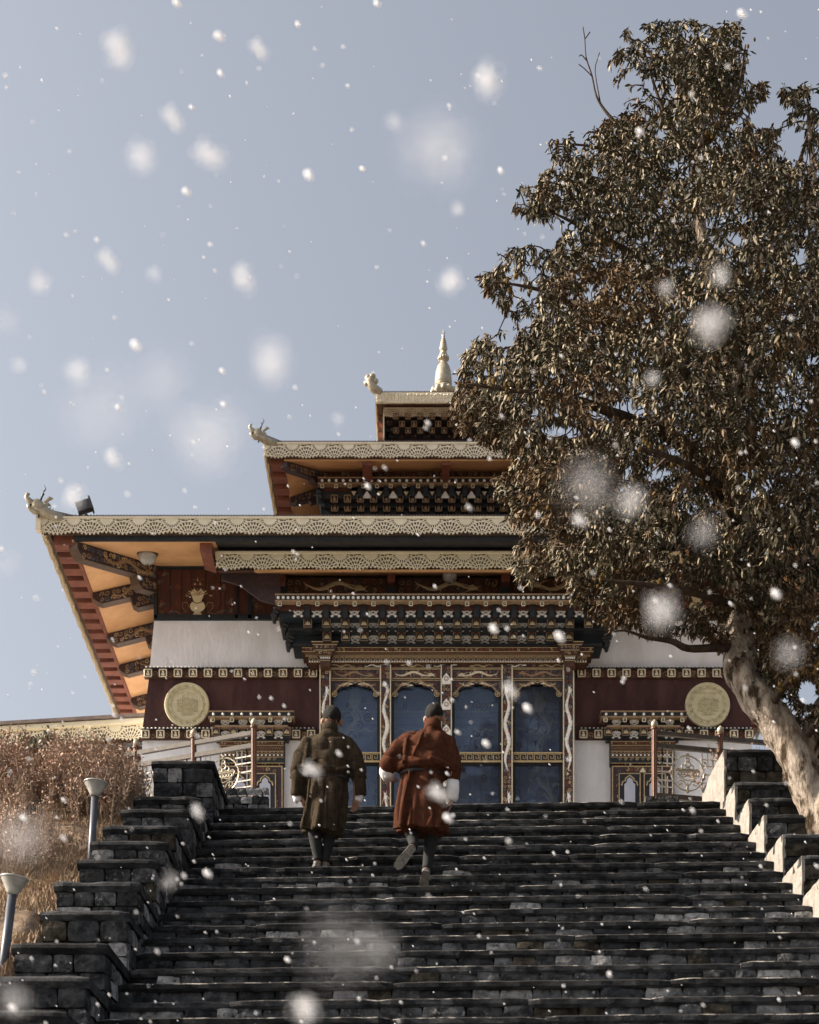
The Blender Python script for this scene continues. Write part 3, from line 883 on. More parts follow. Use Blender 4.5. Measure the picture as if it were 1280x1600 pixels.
for s in (-1, 1):
    w = xw if s < 0 else mir(xw)
    def o(y): return (xe(y, s), y, ze)
    def i_(y): return (w, y, zw1)
    # front soffit bays
    ys_f = Y1 + 0.11
    bx = [xe(ys_f, s), w, CX - s * -1.55 * -1, CX]
    xcs = X(340, 23.9) if s < 0 else mir(X(340, 23.9)); xsplit = [w, xcs, CX]
    soffit(roof1, [o(ys_f), (w, ys_f, ze), (w, TY, zw1), (w, TY, zw1)][:3] + [(w - s * -0.001, TY, zw1)])
    for a, b in zip(xsplit[:-1], xsplit[1:]):
        soffit(roof1, [(a, ys_f, ze), (b, ys_f, ze), (b, TY + .02, zw1), (a, TY + .02, zw1)], m='orange' if a == w else 'dark')  # bays over the canopy are dark: the gap's shade put into the colour
    # side soffit bays
    yo = [Y1 + 0.13, 25.3, 26.75, 27.97, 29.4, 30.7]
    yi = [TY, 25.45, 26.85, 28.05, 29.45, 30.7]
    for k in range(5):
        soffit(roof1, [o(yo[k]), o(yo[k + 1]), i_(yi[k + 1]), i_(yi[k])])
    # red rafters crossing the band
    y = Y1 + 0.16
    while y < 31.0:
        xa = (xl1 - 0.028 * (y - Y1)) + 0.15
        xb = xe(y, -1) + 0.02
        q = MB(); x0, x1 = (xa, xb) if s < 0 else sorted((mir(xa), mir(xb)))
        q.box(x0, x1, y, y + 0.21, ze - 0.02, ze + 0.12)
        q.build('rafter', M['redwood'], roof1)
        y += 0.37
    q = MB()
    a = [(xl1 + .13, Y1 + .1), (xl1 + .13 - .028 * 7.9, 31.4), (xe(31.4, -1) + .03, 31.4), (xe(Y1, -1) + .03, Y1 + .1)]
    a = a if s < 0 else [(mir(p), y_) for p, y_ in a]
    q.add([(x_, y_, ze + .12) for x_, y_ in a] + [(x_, y_, ze + .15) for x_, y_ in a], [(0, 1, 2, 3), (7, 6, 5, 4), (0, 4, 5, 1), (2, 6, 7, 3), (1, 5, 6, 2), (3, 7, 4, 0)])
    q.build('eave_board', M['dark'], roof1)
    # inner trim of the rafter band
    q = MB(); q.bar((xe(Y1, s), Y1 + .3, ze + .0), (xe(31, s), 31, ze + .0), 0.05, 0.06); q.build('eave_trim', M['redwood'], roof1)
    # carved beams, the first running out to the corner
    for k in range(5):
        A = Vector(o(yo[k])); B = Vector(i_(yi[k]))
        d = B - A; L = d.length; u = d / L
        nrm = Vector((u.y, -u.x, 0)).normalized()
        if nrm.y > 0: nrm = -nrm
        th = 0.17
        hh = 0.20 if k else 0.23
        q = MB()
        stp = [(0.02, -0.005), (L, -0.005), (L, -hh - .19), (L - .30, -hh - .19), (L - .38, -hh - .13), (L - .42, -hh), (0.17, -hh), (0.08, -hh * .72), (0.02, -hh * .4)]
        def at(a, b, c): return A + u * a + Vector((0, 0, b)) + nrm * c
        n = len(stp)
        vv = [at(a, b, th / 2) for a, b in stp] + [at(a, b, -th / 2) for a, b in stp]
        q.add(vv, [tuple(range(n)), tuple(range(2 * n - 1, n - 1, -1))])
        q.add([p for p in vv], [], 0)
        q.add(vv, [(i, i + n, (i + 1) % n + n, (i + 1) % n) for i in range(n)], 4)
        uu = u if True else u
        fr = (tuple(A + nrm * (th / 2 + .001)), tuple(u), (0, 0, 1), tuple(nrm))
        scroll(q, fr, 0.12, L - .02, -hh + .012, -.02, r2, 0.085, 0.016, (1, 1, 2, 3))
        scroll(q, fr, L - .34, L - .02, -hh - .17, -hh - .02, r2, 0.075, 0.015, (1, 2, 1))
        dragon(q, fr, L * .35, L * .98, -hh + .01, -.02, r2, 5, None, waves=1.3)
        q.build('carved_beam', [M['purple'], M['tan'], M['bluegrey'], M['gold'], M['metal'] if False else M['board'], M['tan']], roof1)
# beam heads under the front soffit
for px in (329, 440, 612, 789, 958):
    for py0 in (0,):
        x = X(px, 24.2)
        q = MB(); q.prism([(x - .085, ze - .10), (x + .085, ze - .15), (x + .085, ze + .02), (x - .085, ze + .02)], Y1 + .16, Y1 + .75)
        if px == 329: q.build('beam_head', M['redwood'], roof1)

# corner dragon heads
def dragon_head(parent, tip, base, sc, s):
    """moulded beast head rising off an eave corner, looking outwards and to the front"""
    q = MB()
    d = Vector((s * 0.93, -0.36, 0)); up = Vector((0, 0, 1)); sd = d.cross(up)
    B = Vector(base)
    def g(a, b, c=0): return B + (d * a + up * b + sd * c) * sc
    q.tube([g(-.35, -.06), g(-.12, -.02), g(.05, .05), g(.16, .10)], [.10 * sc, .095 * sc, .10 * sc, .09 * sc], 10, 0)      # neck sweeping up
    q.ell(g(.13, .12), (.125 * sc, .115 * sc, .12 * sc), 12, 0)
    q.tube([g(.16, .13), g(.26, .17), g(.33, .24), g(.31, .30), g(.27, .30)], [.075 * sc, .06 * sc, .045 * sc, .035 * sc, .02 * sc], 8, 0)   # curled trunk
    q.tube([g(.10, .04), g(.20, .01), g(.29, .06), g(.32, .11)], [.075 * sc, .055 * sc, .035 * sc, .012 * sc], 8, 0)        # lower jaw
    q.tube([g(.17, .11), g(.24, .13), g(.29, .19)], [.045 * sc, .05 * sc, .02 * sc], 8, 1)         # open mouth
    for c in (-.07, .07):
        q.tube([g(.08, .2, c), g(.04, .33, c * 1.3), g(-.0, .40, c * 1.4), g(.02, .47, c * 1.3)], [.018 * sc, .015 * sc, .011 * sc, .004 * sc], 6, 1)   # horns
        q.tube([g(.02, .17, c), g(-.08, .24, c * 1.7), g(-.13, .23, c * 1.9)], [.03 * sc, .035 * sc, .008 * sc], 6, 0)  # ears
        q.ell(g(.17, .17, c), (.02 * sc,) * 3, 8, 1)
    for k in range(5):
        q.tube([g(-.02 - .05 * k, .10 - .02 * k), g(-.06 - .05 * k, .17 - .025 * k)], [.03 * sc, .004 * sc], 5, 0)  # mane
    q.tube([g(.10, -.02), g(.11, -.09)], [.012 * sc, .018 * sc], 6, 1)           # hanging bell
    return q.build('dragon_ornament', [M['finial'], M['black']], parent, smooth=True)
for s in (-1, 1):
    x = xl1 if s < 0 else xr1
    dragon_head(roof1, None, (x - s * 0.06, Y1 - .02, zt1 + 0.02), .78, s)
    q = MB(); q.tube([(x - s * .8, Y1 + .75, zt1 + .22), (x - s * .4, Y1 + .38, zt1 + .13), (x, Y1 + .02, zt1 + .05), (x + s * .06, Y1 - .05, zt1 + .09)], [.05, .06, .07, .06], 8)
    q.build('hip_ridge', M['roof'], roof1)
    q = MB(); q.box(min(x, x + s * .07), max(x, x + s * .07), Y1 - .02, Y1 + .10, zt1 - .20, zt1 + .0); q.build('corner_board', M['lace'], roof1)

# canopy under the main eave
YC = 23.9
xc0 = X(337, YC); xc1 = mir(xc0); zc = Z(861, YC)
q = MB(); n = int((xc1 - xc0) / .043 * 4); v = []
for i in range(n + 1):
    x = xc0 + (xc1 - xc0) * i / n; a = .01 * math.sin(2 * math.pi * x / .043)
    v += [(x, YC, zc + a + .012), (x, TY, zc + a + .012 + 0.16), (x, YC, zc + a - .0), (x, TY, zc + a + .148)]
q.add(v, [(4 * i, 4 * i + 4, 4 * i + 5, 4 * i + 1) for i in range(n)] + [(4 * i + 3, 4 * i + 7, 4 * i + 6, 4 * i + 2) for i in range(n)] + [(4 * i + 2, 4 * i + 6, 4 * i + 4, 4 * i) for i in range(n)])
canopy = q.build('canopy', M['roof'], temple)
lace_row(canopy, xc0, xc1, YC + .012, zc - .004, 0.268, 0.437, 'lacelit')
q = MB(); q.box(xc0 + .02, xc1 - .02, YC + .035, YC + .06, zc - .21, zc); q.build('fascia_board', M['board'], canopy)
zs0, zs1 = Z(893, YC + .06), Z(901, TY)
cuts = [X(p, 24.4) for p in (440, 612, 789)] ; cuts = [xc0 + .55] + cuts[1:] + [mir(xc0 + .55)]
for a, b in zip(cuts[:-1], cuts[1:]):
    soffit(canopy, [(a, YC + .06, zs0), (b, YC + .06, zs0), (b, TY, zs1), (a, TY, zs1)])
soffit(canopy, [(xc0 + .02, YC + .06, zs0), (cuts[0], YC + .06, zs0), (cuts[0], TY, zs1), (xc0 + .02, TY, zs1)], m='brown')
soffit(canopy, [(cuts[-1], YC + .06, zs0), (xc1 - .02, YC + .06, zs0), (xc1 - .02, TY, zs1), (cuts[-1], TY, zs1)], m='brown')
for px in (441, 612, 789, 958):
    x = X(px, 24.7)
    q = MB(); q.box(x - .06, x + .06, 24.45, TY + .02, Z(909, 24.45), Z(880, 24.45)); q.build('beam_head', M['redwood'], canopy)
    q = MB(); q.box(x - .075, x + .075, 24.60, TY + .02, Z(931, 24.6), Z(908.6, 24.6)); q.build('bracket_block', M['teal'], canopy)
q = MB(); q.prism([(xc0 + .03, zc - .22), (xc0 + .03, zc - .02), (xc0 + .9, zc - .02), (xc0 + .9, zc - .6), (xc0 + .6, zc - .52), (xc0 + .3, zc - .3)][::-1], 24.3, 24.36)
q.build('canopy_bracket', M['purple'], canopy)
q = MB(); q.prism([(mir(p), z_) for p, z_ in [(xc0 + .03, zc - .22), (xc0 + .03, zc - .02), (xc0 + .9, zc - .02), (xc0 + .9, zc - .6), (xc0 + .6, zc - .52), (xc0 + .3, zc - .3)]], 24.3, 24.36)
q.build('canopy_bracket', M['purple'], canopy)

# ------------------------------------------------------------------ entrance bay
EY = 24.70
ent = MB(); ent.box(X(500, EY) + .02, X(897, EY) - .02, TY - .06, TY - .02, Z(1043, EY), Z(1005, EY))
ent = ent.build('entrance_bay', M['purple'], temple)
def wpx(px, Y): return X(px, Y)

# painted frieze panels above the cornice
for a, b in ((446, 604), (620, 781), (797, 952)):
    q = MB(); q.pbox(a, b, 903, 929, 24.72, 24.9, 0)
    fr = front(24.719); x0, x1 = X(a, 24.72), X(b, 24.72); z0, z1 = Z(929, 24.72) + .02, Z(903, 24.72) - .02
    w = x1 - x0
    scroll(q, fr, x0 + .03, x0 + .22, z0, z1, r2, .10, .014, (2, 3, 2)); scroll(q, fr, x1 - .22, x1 - .03, z0, z1, r2, .10, .014, (2, 3, 2))
    scroll(q, fr, x0 + .25, x1 - .25, z0, z1, r2, .13, .010, (3, 4, 5), 1.0)
    dragon(q, fr, x0 + .28, x1 - .28, z0, z1, r2, 1, None, flip=(a > 700), waves=1.2)
    q.build('painted_frieze_panel', [M['brown'], M['gold'], M['tan'], M['rust'], M['bluegrey'], M['maroonwood']], ent)

# cornice with white beads
CYf = 24.05
def bead_cornice(parent, x0, x1, Y, py, h, back, nb, bead_r, tabs, m='brown'):
    z = Z(py, Y)
    q = MB()
    q.box(x0, x1, Y, back, z - h * .5, z + h * .5, 0)
    q.box(x0 - .01, x1 + .01, Y - .015, back, z + h * .5, z + h * .5 + .018, 1)
    q.box(x0 - .01, x1 + .01, Y - .015, back, z - h * .5 - .02, z - h * .5, 1)
    o_ = q.build('cornice', [M['teal'], M['tan']], parent)
    d = MB()
    for i in range(nb):
        c = (x0 + (x1 - x0) * (i + .5) / nb, Y - .004, z); d.ell(c, (bead_r, .022, bead_r), 10)
    d.build('white_bead_row', M['pale'], o_, kind='stuff')
    q = MB(); q.box(x0 + .02, x1 - .02, Y + .10, back, z - h * .5 - .085, z - h * .5 - .02); q.build('cornice_underboard', M['maroonwood'], o_)
    t = MB(); a = .030
    t.box(-a, a, -.02, .02, -a * 1.1, a * 1.1, 0); outline(t, ((0, -.021, 0), (1, 0, 0), (0, 0, 1), (0, -1, 0)), -a * .8, a * .8, -a * .9, a * .9, .012, 1); t.ell((0, -.021, 0), (.008, .008, .008), 6, 1)
    tm = t.mesh('tab', [M['dark'], M['cream']])
    for i in range(tabs):
        inst('tab', tm, o_, (x0 + .06 + (x1 - x0 - .12) * i / (tabs - 1), Y + .012, z - h * .5 - .055))
    return o_
xk0 = X(431, CYf); xk1 = mir(xk0)
bead_cornice(ent, xk0, xk1, CYf, 934, .072, TY, 69, .0235, 19)

SK = ["....#####....", "..#########..", ".###########.", "#############", "##..#####..##", "##..#####..##", ".#####.#####.", ".###.....###.", "..###...###..", ".....###.....", "..#.#####.#..", ".###.....###.", "####.....####", ".##.......##."]
sk = MB(); cw = .150 / 13
sk.bitmap(SK, -.075, -.07, cw, .0100, -.012, .004)
skm = sk.mesh('mask_emblem', M['pale'])
sq = MB(); a = .064
sq.box(-a, a, -.02, .16, -a * 1.12, a * 1.12, 0)
fr0 = ((0, -.021, 0), (1, 0, 0), (0, 0, 1), (0, -1, 0))
outline(sq, fr0, -a * .88, a * .88, -a, a, .012, 1)
sq.prism([(-.045, -.035), (.045, -.035), (.03, -.012), (-.03, -.012)], -.028, -.02, 2)
for dx, hh in ((0, .05), (-.022, .03), (.022, .03)): sq.prism([(dx - .012, -.012), (dx + .012, -.012), (dx, hh - .012)], -.027, -.02, 2)
for dx in (-1, 1): sq.prism([(dx * .05, .055), (dx * .015, .055), (dx * .035, .03)][::-dx], -.025, -.02, 3)
sqm2 = sq.mesh('lotus_beam_end', [M['dark'], M['tan2'], M['gold'], M['rust']])
rows_ = [(957, 24.17, 24.22, 436, 966), (977, 24.26, 24.40, 451, 986.5), (998, 24.42, 24.56, 458, 1011)]
tops_ = [939, 966, 986.5]
for i, (py, Yq, Yb_, pl, pb) in enumerate(rows_):
    x0 = X(pl, Yb_); x1 = mir(x0)
    q = MB(); q.box(x0, x1, Yb_, TY - .02, Z(pb, Yb_), Z(tops_[i] - 3, Yb_)); row = q.build('bracket_course', M['teal'], ent)
    pitch = 29.2 * 24.3 / F
    z = Z(py, Yb_)
    if i == 0:
        for k in range(-8, 9): inst('mask_emblem', skm, row, (CX + k * pitch, Yb_ - .004, z))
        for k in range(-8, 8):
            q = MB(); xx = CX + (k + .5) * pitch
            q.prism([(xx - .035, z - .1), (xx + .035, z - .1), (xx + .045, z + .13), (xx - .045, z + .13)], Yb_ - .09, Yb_ + .02); q.build('bracket_tongue', M['dark'], row)
    else:
        K = 8 if i == 1 else 7
        for k in range(-K, K):
            xx = CX + (k + .5) * pitch
            inst('lotus_beam_end', sqm2, row, (xx, Yq, Z(py - 3, Yq)))
        for k in range(-K + 2, K - 1): inst('mask_emblem', skm, row, (CX + k * pitch, Yb_ - .004, z - .02))
        q = MB(); q.box(x0 + .005, x1 - .005, Yb_ - .05, Yb_ + .02, Z(pb, Yb_) , Z(pb, Yb_) + .03); q.build('shelf_board', M['dark'], row)
    for s in (-1, 1):      # rounded corner tongues
        for k in range(3):
            q = MB(); xx = (x0 if s < 0 else x1) + s * (-.02 + .03 * (2 - k)); zz = Z(pb, Yb_) + .02 + k * .05
            q.tube([(xx, Yb_ - .02, zz), (xx + s * .04, Yb_ - .04, zz + .03), (xx + s * .05, Yb_ + .3, zz + .05)], [.03, .035, .03], 6); q.build('bracket_tongue', M['dark'], row)

# lintel courses
x0, x1 = X(474, 24.62), mir(X(474, 24.62))
lint = [(1011, 1019, 24.56, 472), (1019, 1026, 24.60, 477), (1026, 1035.5, 24.63, 482), (1035.5, 1044.5, 24.70, 500)]
for i, (q0, q1, Y, pl) in enumerate(lint):
    x0, x1 = X(pl, Y), mir(X(pl, Y)); z0, z1 = Z(q1, Y), Z(q0, Y)
    q = MB(); q.box(x0, x1, Y, TY - .025, z0 + .002, z1 - .002, 0)
    fr = front(Y - .001); h = z1 - z0
    q.ribbon([(x0, z1 - .008), (x1, z1 - .008)], .010, fr, .006, 1); q.ribbon([(x0, z0 + .008), (x1, z0 + .008)], .010, fr, .006, 1)
    if i == 0: scroll(q, fr, x0 + .02, x1 - .02, z0 + .012, z1 - .012, r2, .07, .012, (2, 1, 2), 1.0, 8)
    if i == 1:
        k = int((x1 - x0) / .036)
        for j in range(k):
            xx = x0 + (j + .5) * (x1 - x0) / k
            for rr in (0, 1): q.box(xx + (-.016 if (rr) else 0), xx + (0 if rr else .016), Y - .005, Y, z0 + h * (.2 + .3 * rr), z0 + h * (.48 + .3 * rr), 3)
    if i == 2:
        k = int((x1 - x0) / .075)
        for j in range(k):
            xx = x0 + (j + .5) * (x1 - x0) / k
            q.ribbon([(xx - .035, z0 + .035), (xx - .02, z1 - .02), (xx, z1 - .014), (xx + .02, z1 - .02), (xx + .035, z0 + .035)], .009, fr, .005, 1)
            q.box(xx - .009, xx + .009, Y - .004, Y, z0 + .038, z0 + .058, 4)
            q.box(xx - .027, xx - .010, Y - .012, Y, z0 + .008, z0 + .026, 5); q.box(xx + .010, xx + .027, Y - .012, Y, z0 + .008, z0 + .026, 5)
    if i == 3:
        for j in range(7):
            a = x0 + .1 + j * (x1 - x0 - .2) / 7
            dragon(q, fr, a + .05, a + (x1 - x0) / 7 - .12, z0 + .012, z1 - .012, r2, 5 if j % 2 else 1, None, flip=j % 2 == 0)
            scroll(q, fr, a - .05, a + .05, z0 + .01, z1 - .01, r2, .07, .010, (1, 2, 3), 1, 8)
    q.build('lintel_course', [M['brown'] if i != 3 else M['purple'], M['gold'], M['rust'], M['tan'], M['bluegrey'], M['pale']], ent)

# capitals over the outer pillars
for pc in (508, 890.5):
    Y = 24.50; xc = X(pc, Y)
    q = MB()
    for j, (qa, qb, wa, wb) in enumerate(((1004, 1008, 21, 20), (1008, 1016, 19, 15.5), (1016, 1025, 15, 10.5), (1025, 1031, 9, 8.5), (1031, 1041, 8, 8))):
        k = Y / F
        q.prism([(xc - wb * k, Z(qb, Y)), (xc + wb * k, Z(qb, Y)), (xc + wa * k, Z(qa, Y)), (xc - wa * k, Z(qa, Y))], Y - .012 * (4 - j), TY - .1, 0 if j % 2 == 0 else 1)
        fr = front(Y - .012 * (4 - j) - .001)
        q.ribbon([(xc - wa * k, Z(qa, Y) - .006), (xc + wa * k, Z(qa, Y) - .006)], .012, fr, .006, 2)
        if j in (1, 2): scroll(q, fr, xc - wb * k, xc + wb * k, Z(qb, Y) + .01, Z(qa, Y) - .015, r2, .06, .010, (2, 3), 1, 8)
        if j == 3:
            for t in range(5): q.box(xc + (-7 + 3.2 * t) * k, xc + (-5 + 3.2 * t) * k, Y - .02, Y, Z(qb, Y) + .012, Z(qb, Y) + .034, 4)
    q.build('capital', [M['brown'], M['purple'], M['gold'], M['tan'], M['pale']], ent)

# pillars
pc = [508, 602.5, 697.5, 792.5, 888.5]
for j, p in enumerate(pc):
    Y = EY - .03; k = Y / F
    xa, xb = X(p - 8.6, Y), X(p + 8.6, Y); z0, z1 = TOPZ, Z(1039, Y)
    q = MB(); q.box(xa, xb, Y, TY + .1, z0, z1, 0)
    for e in (xa, xb - .016): q.box(e, e + .016, Y - .012, Y + .02, z0, z1, 1)
    fr = front(Y - .001)
    scroll(q, fr, xa + .02, xb - .02, z0 + .05, z1 - .02, r2, .062, .011, (2, 3, 4, 2, 5), 1.2, 9)
    if j == 2:
        z = z1 - .22
        while z > z0 + .3:      # wheels and lotuses on the middle pillar
            n = 16
            c = (xa + xb) / 2
            q.prism([(c - .062, z - .065), (c + .062, z - .065), (c + .066, z), (c + .04, z + .05), (c, z + .10), (c - .04, z + .05), (c - .066, z)], Y - .010, Y, 6)
            q.prism([(c + .036 * math.cos(t * .3927), z + .015 + .036 * math.sin(t * .3927)) for t in range(16)], Y - .013, Y - .009, 2)
            for t in range(8):
                q.ribbon([(c, z + .015), (c + .034 * math.cos(t * .785), z + .015 + .034 * math.sin(t * .785))], .008, front(Y - .013), .004, 6)
            z -= .38
    else:
        dragon(q, fr, xa + .018, xb - .018, z1 - 1.62, z1 - .12, r2, 6, None, vertical=True, flip=False, waves=2.1)
        dragon(q, fr, xa + .018, xb - .018, z0 + .8, z1 - 1.72, r2, 6, None, vertical=True, flip=False, waves=1.6)
    q.build('pillar', [M['purple'], M['cream'], M['rust'], M['tan'], M['bluegrey'], M['gold'], M['pale']], ent)

# glazed bays
FRET = ["############", "#..........#", "#.########.#", "#.#......#.#", "#.#.####.#.#", "#.#.#..#.#..", "..#....#.###"]
FRET = ["###.#####.#.", "..#.#...#.#.", "#.#.###.#.##", "#.#...#.#...", "#.###.#.####", "#.....#.....", "#######.####"]
for j in range(4):
    a, b = pc[j] + 8.6, pc[j + 1] - 8.6
    Y = EY
    xa, xb = X(a, Y), X(b, Y); w = xb - xa
    # frieze panel with a creature
    q = MB(); q.box(xa, xb, Y, TY, Z(1061, Y), Z(1044, Y), 0)
    fr = front(Y - .001); z0, z1 = Z(1060, Y), Z(1045.5, Y)
    outline(q, fr, xa + .004, xb - .004, z0, z1, .012, 1)
    scroll(q, fr, xa + .02, xb - .02, z0 + .015, z1 - .015, r2, .058, .009, (2, 3, 4), 1.1, 9)
    dragon(q, fr, xa + .06, xb - .06, z0 + .01, z1 - .01, r2, 5 if j in (1, 2) else 6, None, flip=j > 1, waves=1.3)
    q.build('frieze_panel', [M['purple'], M['gold'], M['rust'], M['bluegrey'], M['tan'], M['cream'], M['tan']], ent)
    # cusped arch
    ztop = Z(1061.2, Y); n = 48; pts = []
    def arch(t):
        d = abs(t - .5) * 2
        base = .055 + .02 * math.cos(d * 3)
        lobes = .038 * abs(math.sin(d * math.pi * 2.45 + .2))
        return ztop - (0.075 + 0.215 * max(0, d - .18) ** 1.25 - lobes * .8 + (.04 if d > .86 else 0))
    pts = [(xb, ztop), (xa, ztop)] + [(xa + w * i / n, arch(i / n)) for i in range(n + 1)]
    q = MB(); q.prism(pts, Y + .012, Y + .06, 0)
    fr = front(Y + .011)
    q.ribbon([(xa + w * (.03 + .94 * i / n), arch(.03 + .94 * i / n) + .020) for i in range(n + 1)], .012, fr, .006, 1)
    q.ribbon([(xa + w * (.1 + .8 * i / n), arch(.1 + .8 * i / n) + .048) for i in range(n + 1)], .007, fr, .005, 4)
    q.ribbon([(xa, ztop - .012), (xb, ztop - .012)], .010, fr, .006, 1)
    for s in (-1, 1):
        uc = xa + w * (.5 + s * .43)
        q.ribbon(spiral(uc, ztop - .215, .05, 1.6, math.pi / 2, s, 18), .014, fr, .008, 1)
        scroll(q, fr, min(uc, uc - s * .24), max(uc, uc - s * .24), ztop - .12, ztop - .03, r2, .06, .010, (2, 3, 4), 1.1, 9)
        dragon(q, fr, min(uc - s * .06, uc - s * .26), max(uc - s * .06, uc - s * .26), ztop - .11, ztop - .04, r2, 5, None, flip=s > 0, waves=.8)
    q.build('cusped_arch', [M['purple'], M['gold'], M['rust'], M['bluegrey'], M['tan'], M['cream']], ent)
    # frame, panes and fret transom
    q = MB(); fw = .045
    zf0, zf1 = Z(1190.5, Y), Z(1175.5, Y)
    for (z0, z1) in ((zf1, Z(1062, Y)), (TOPZ + .02, zf0)):
        q.box(xa, xa + fw, Y + .06, Y + .12, z0, z1); q.box(xb - fw, xb, Y + .06, Y + .12, z0, z1)
    q.box(xa + fw, xb - fw, Y + .06, Y + .12, TOPZ + .02, TOPZ + .12)
    q.box(xa + fw, xb - fw, Y + .06, Y + .12, zf0 - .025, zf0); q.build('window_frame', M['black'], ent)
    q = MB(); q.box(xa + fw, xb - fw, Y + .085, Y + .095, zf1, Z(1063, Y)); q.build('glass_pane', M['glass'], ent)
    q = MB(); q.box(xa + fw, xb - fw, Y + .085, Y + .095, TOPZ + .12, zf0 - .025); q.build('glass_pane', M['glass'], ent)
    q = MB(); q.box(xa, xb, Y + .01, Y + .14, zf0, zf1, 0)
    for zz in (zf0 + .008, zf1 - .008): q.box(xa, xb, Y - .004, Y + .02, zz - .009, zz + .009, 1)
    nx = 7; pw = (w - .03) / nx; zb_, zh = zf0 + .026, zf1 - zf0 - .052
    for t in range(nx):
        u0_ = xa + .015 + t * pw
        pth = [(0, 0), (0, 1), (.78, 1), (.78, .34), (.38, .34), (.38, .66)]
        q.ribbon([(u0_ + a_ * pw, zb_ + b_ * zh) for a_, b_ in pth], .013, front(Y + .009), .006, 1)
        q.ribbon([(u0_, zb_), (u0_ + pw, zb_)], .010, front(Y + .009), .006, 1)
    q.build('fret_transom', [M['black'], M['gold']], ent)

# painted porch wall seen through the glass
q = MB(); q.box(X(500, EY), X(897, EY), TY + .17, TY + .25, TOPZ, Z(1050, EY)); porch = q.build('porch_wall', M['mural'], ent)
q = MB(); Yp = TY + .165; fr = front(Yp)
xa, xb = X(502, Yp), X(895, Yp)
for zq, w in ((1108, .012), (1122, .008), (1133, .012), (1150, .008), (1098, .006)):
    q.ribbon([(xa, Z(zq, Yp)), (xb, Z(zq, Yp))], w, fr, .004, 1)
nb = 74
for i in range(nb): 
    xx = xa + (xb - xa) * (i + .5) / nb; zz = Z(1112, Yp); q.box(xx - .011, xx + .011, Yp - .004, Yp, zz - .011, zz + .011, 2)
for i in range(9):
    xx = xa + .15 + i * .42; dragon(q, fr, xx, xx + .36, Z(1146, Yp), Z(1136, Yp), r2, 2, None)
for px in (575, 586, 640, 648, 735, 742, 752, 812, 824):
    q.ribbon([(X(px, Yp), TOPZ + .1), (X(px, Yp), Z(1150, Yp))], .010, fr, .004, 1)
for k in range(170):
    u, v = r2.uniform(xa + .05, xb - .05), r2.uniform(Z(1260, Yp), Z(1090, Yp))
    q.ribbon(spiral(u, v, r2.uniform(.03, .075), 1.4, r2.uniform(0, 6), r2.choice((-1, 1)), 12), .009, fr, .004, r2.choice((1, 1, 3)))
dragon(q, fr, X(828, Yp), X(872, Yp), Z(1177, Yp), Z(1098, Yp), r2, 2, 1, vertical=True, waves=1.0, fat=.20)
dragon(q, fr, X(826, Yp), X(880, Yp), Z(1290, Yp), Z(1188, Yp), r2, 2, 1, vertical=True, waves=1.1, fat=.20)
dragon(q, fr, X(528, Yp), X(570, Yp), Z(1180, Yp), Z(1090, Yp), r2, 2, 1, vertical=True, waves=1.1, fat=.20)
dragon(q, fr, X(526, Yp), X(572, Yp), Z(1290, Yp), Z(1192, Yp), r2, 2, 1, vertical=True, waves=1.2, fat=.20)
q.build('wall_painting', [M['mural'], M['mural2'], M['muralpale'], M['rust']], porch)
q = MB(); q.box(X(500, EY), X(897, EY), TY + .1, TY + .25, Z(1049, EY), Z(1040, EY)); q.build('porch_ceiling', M['mural'], ent)

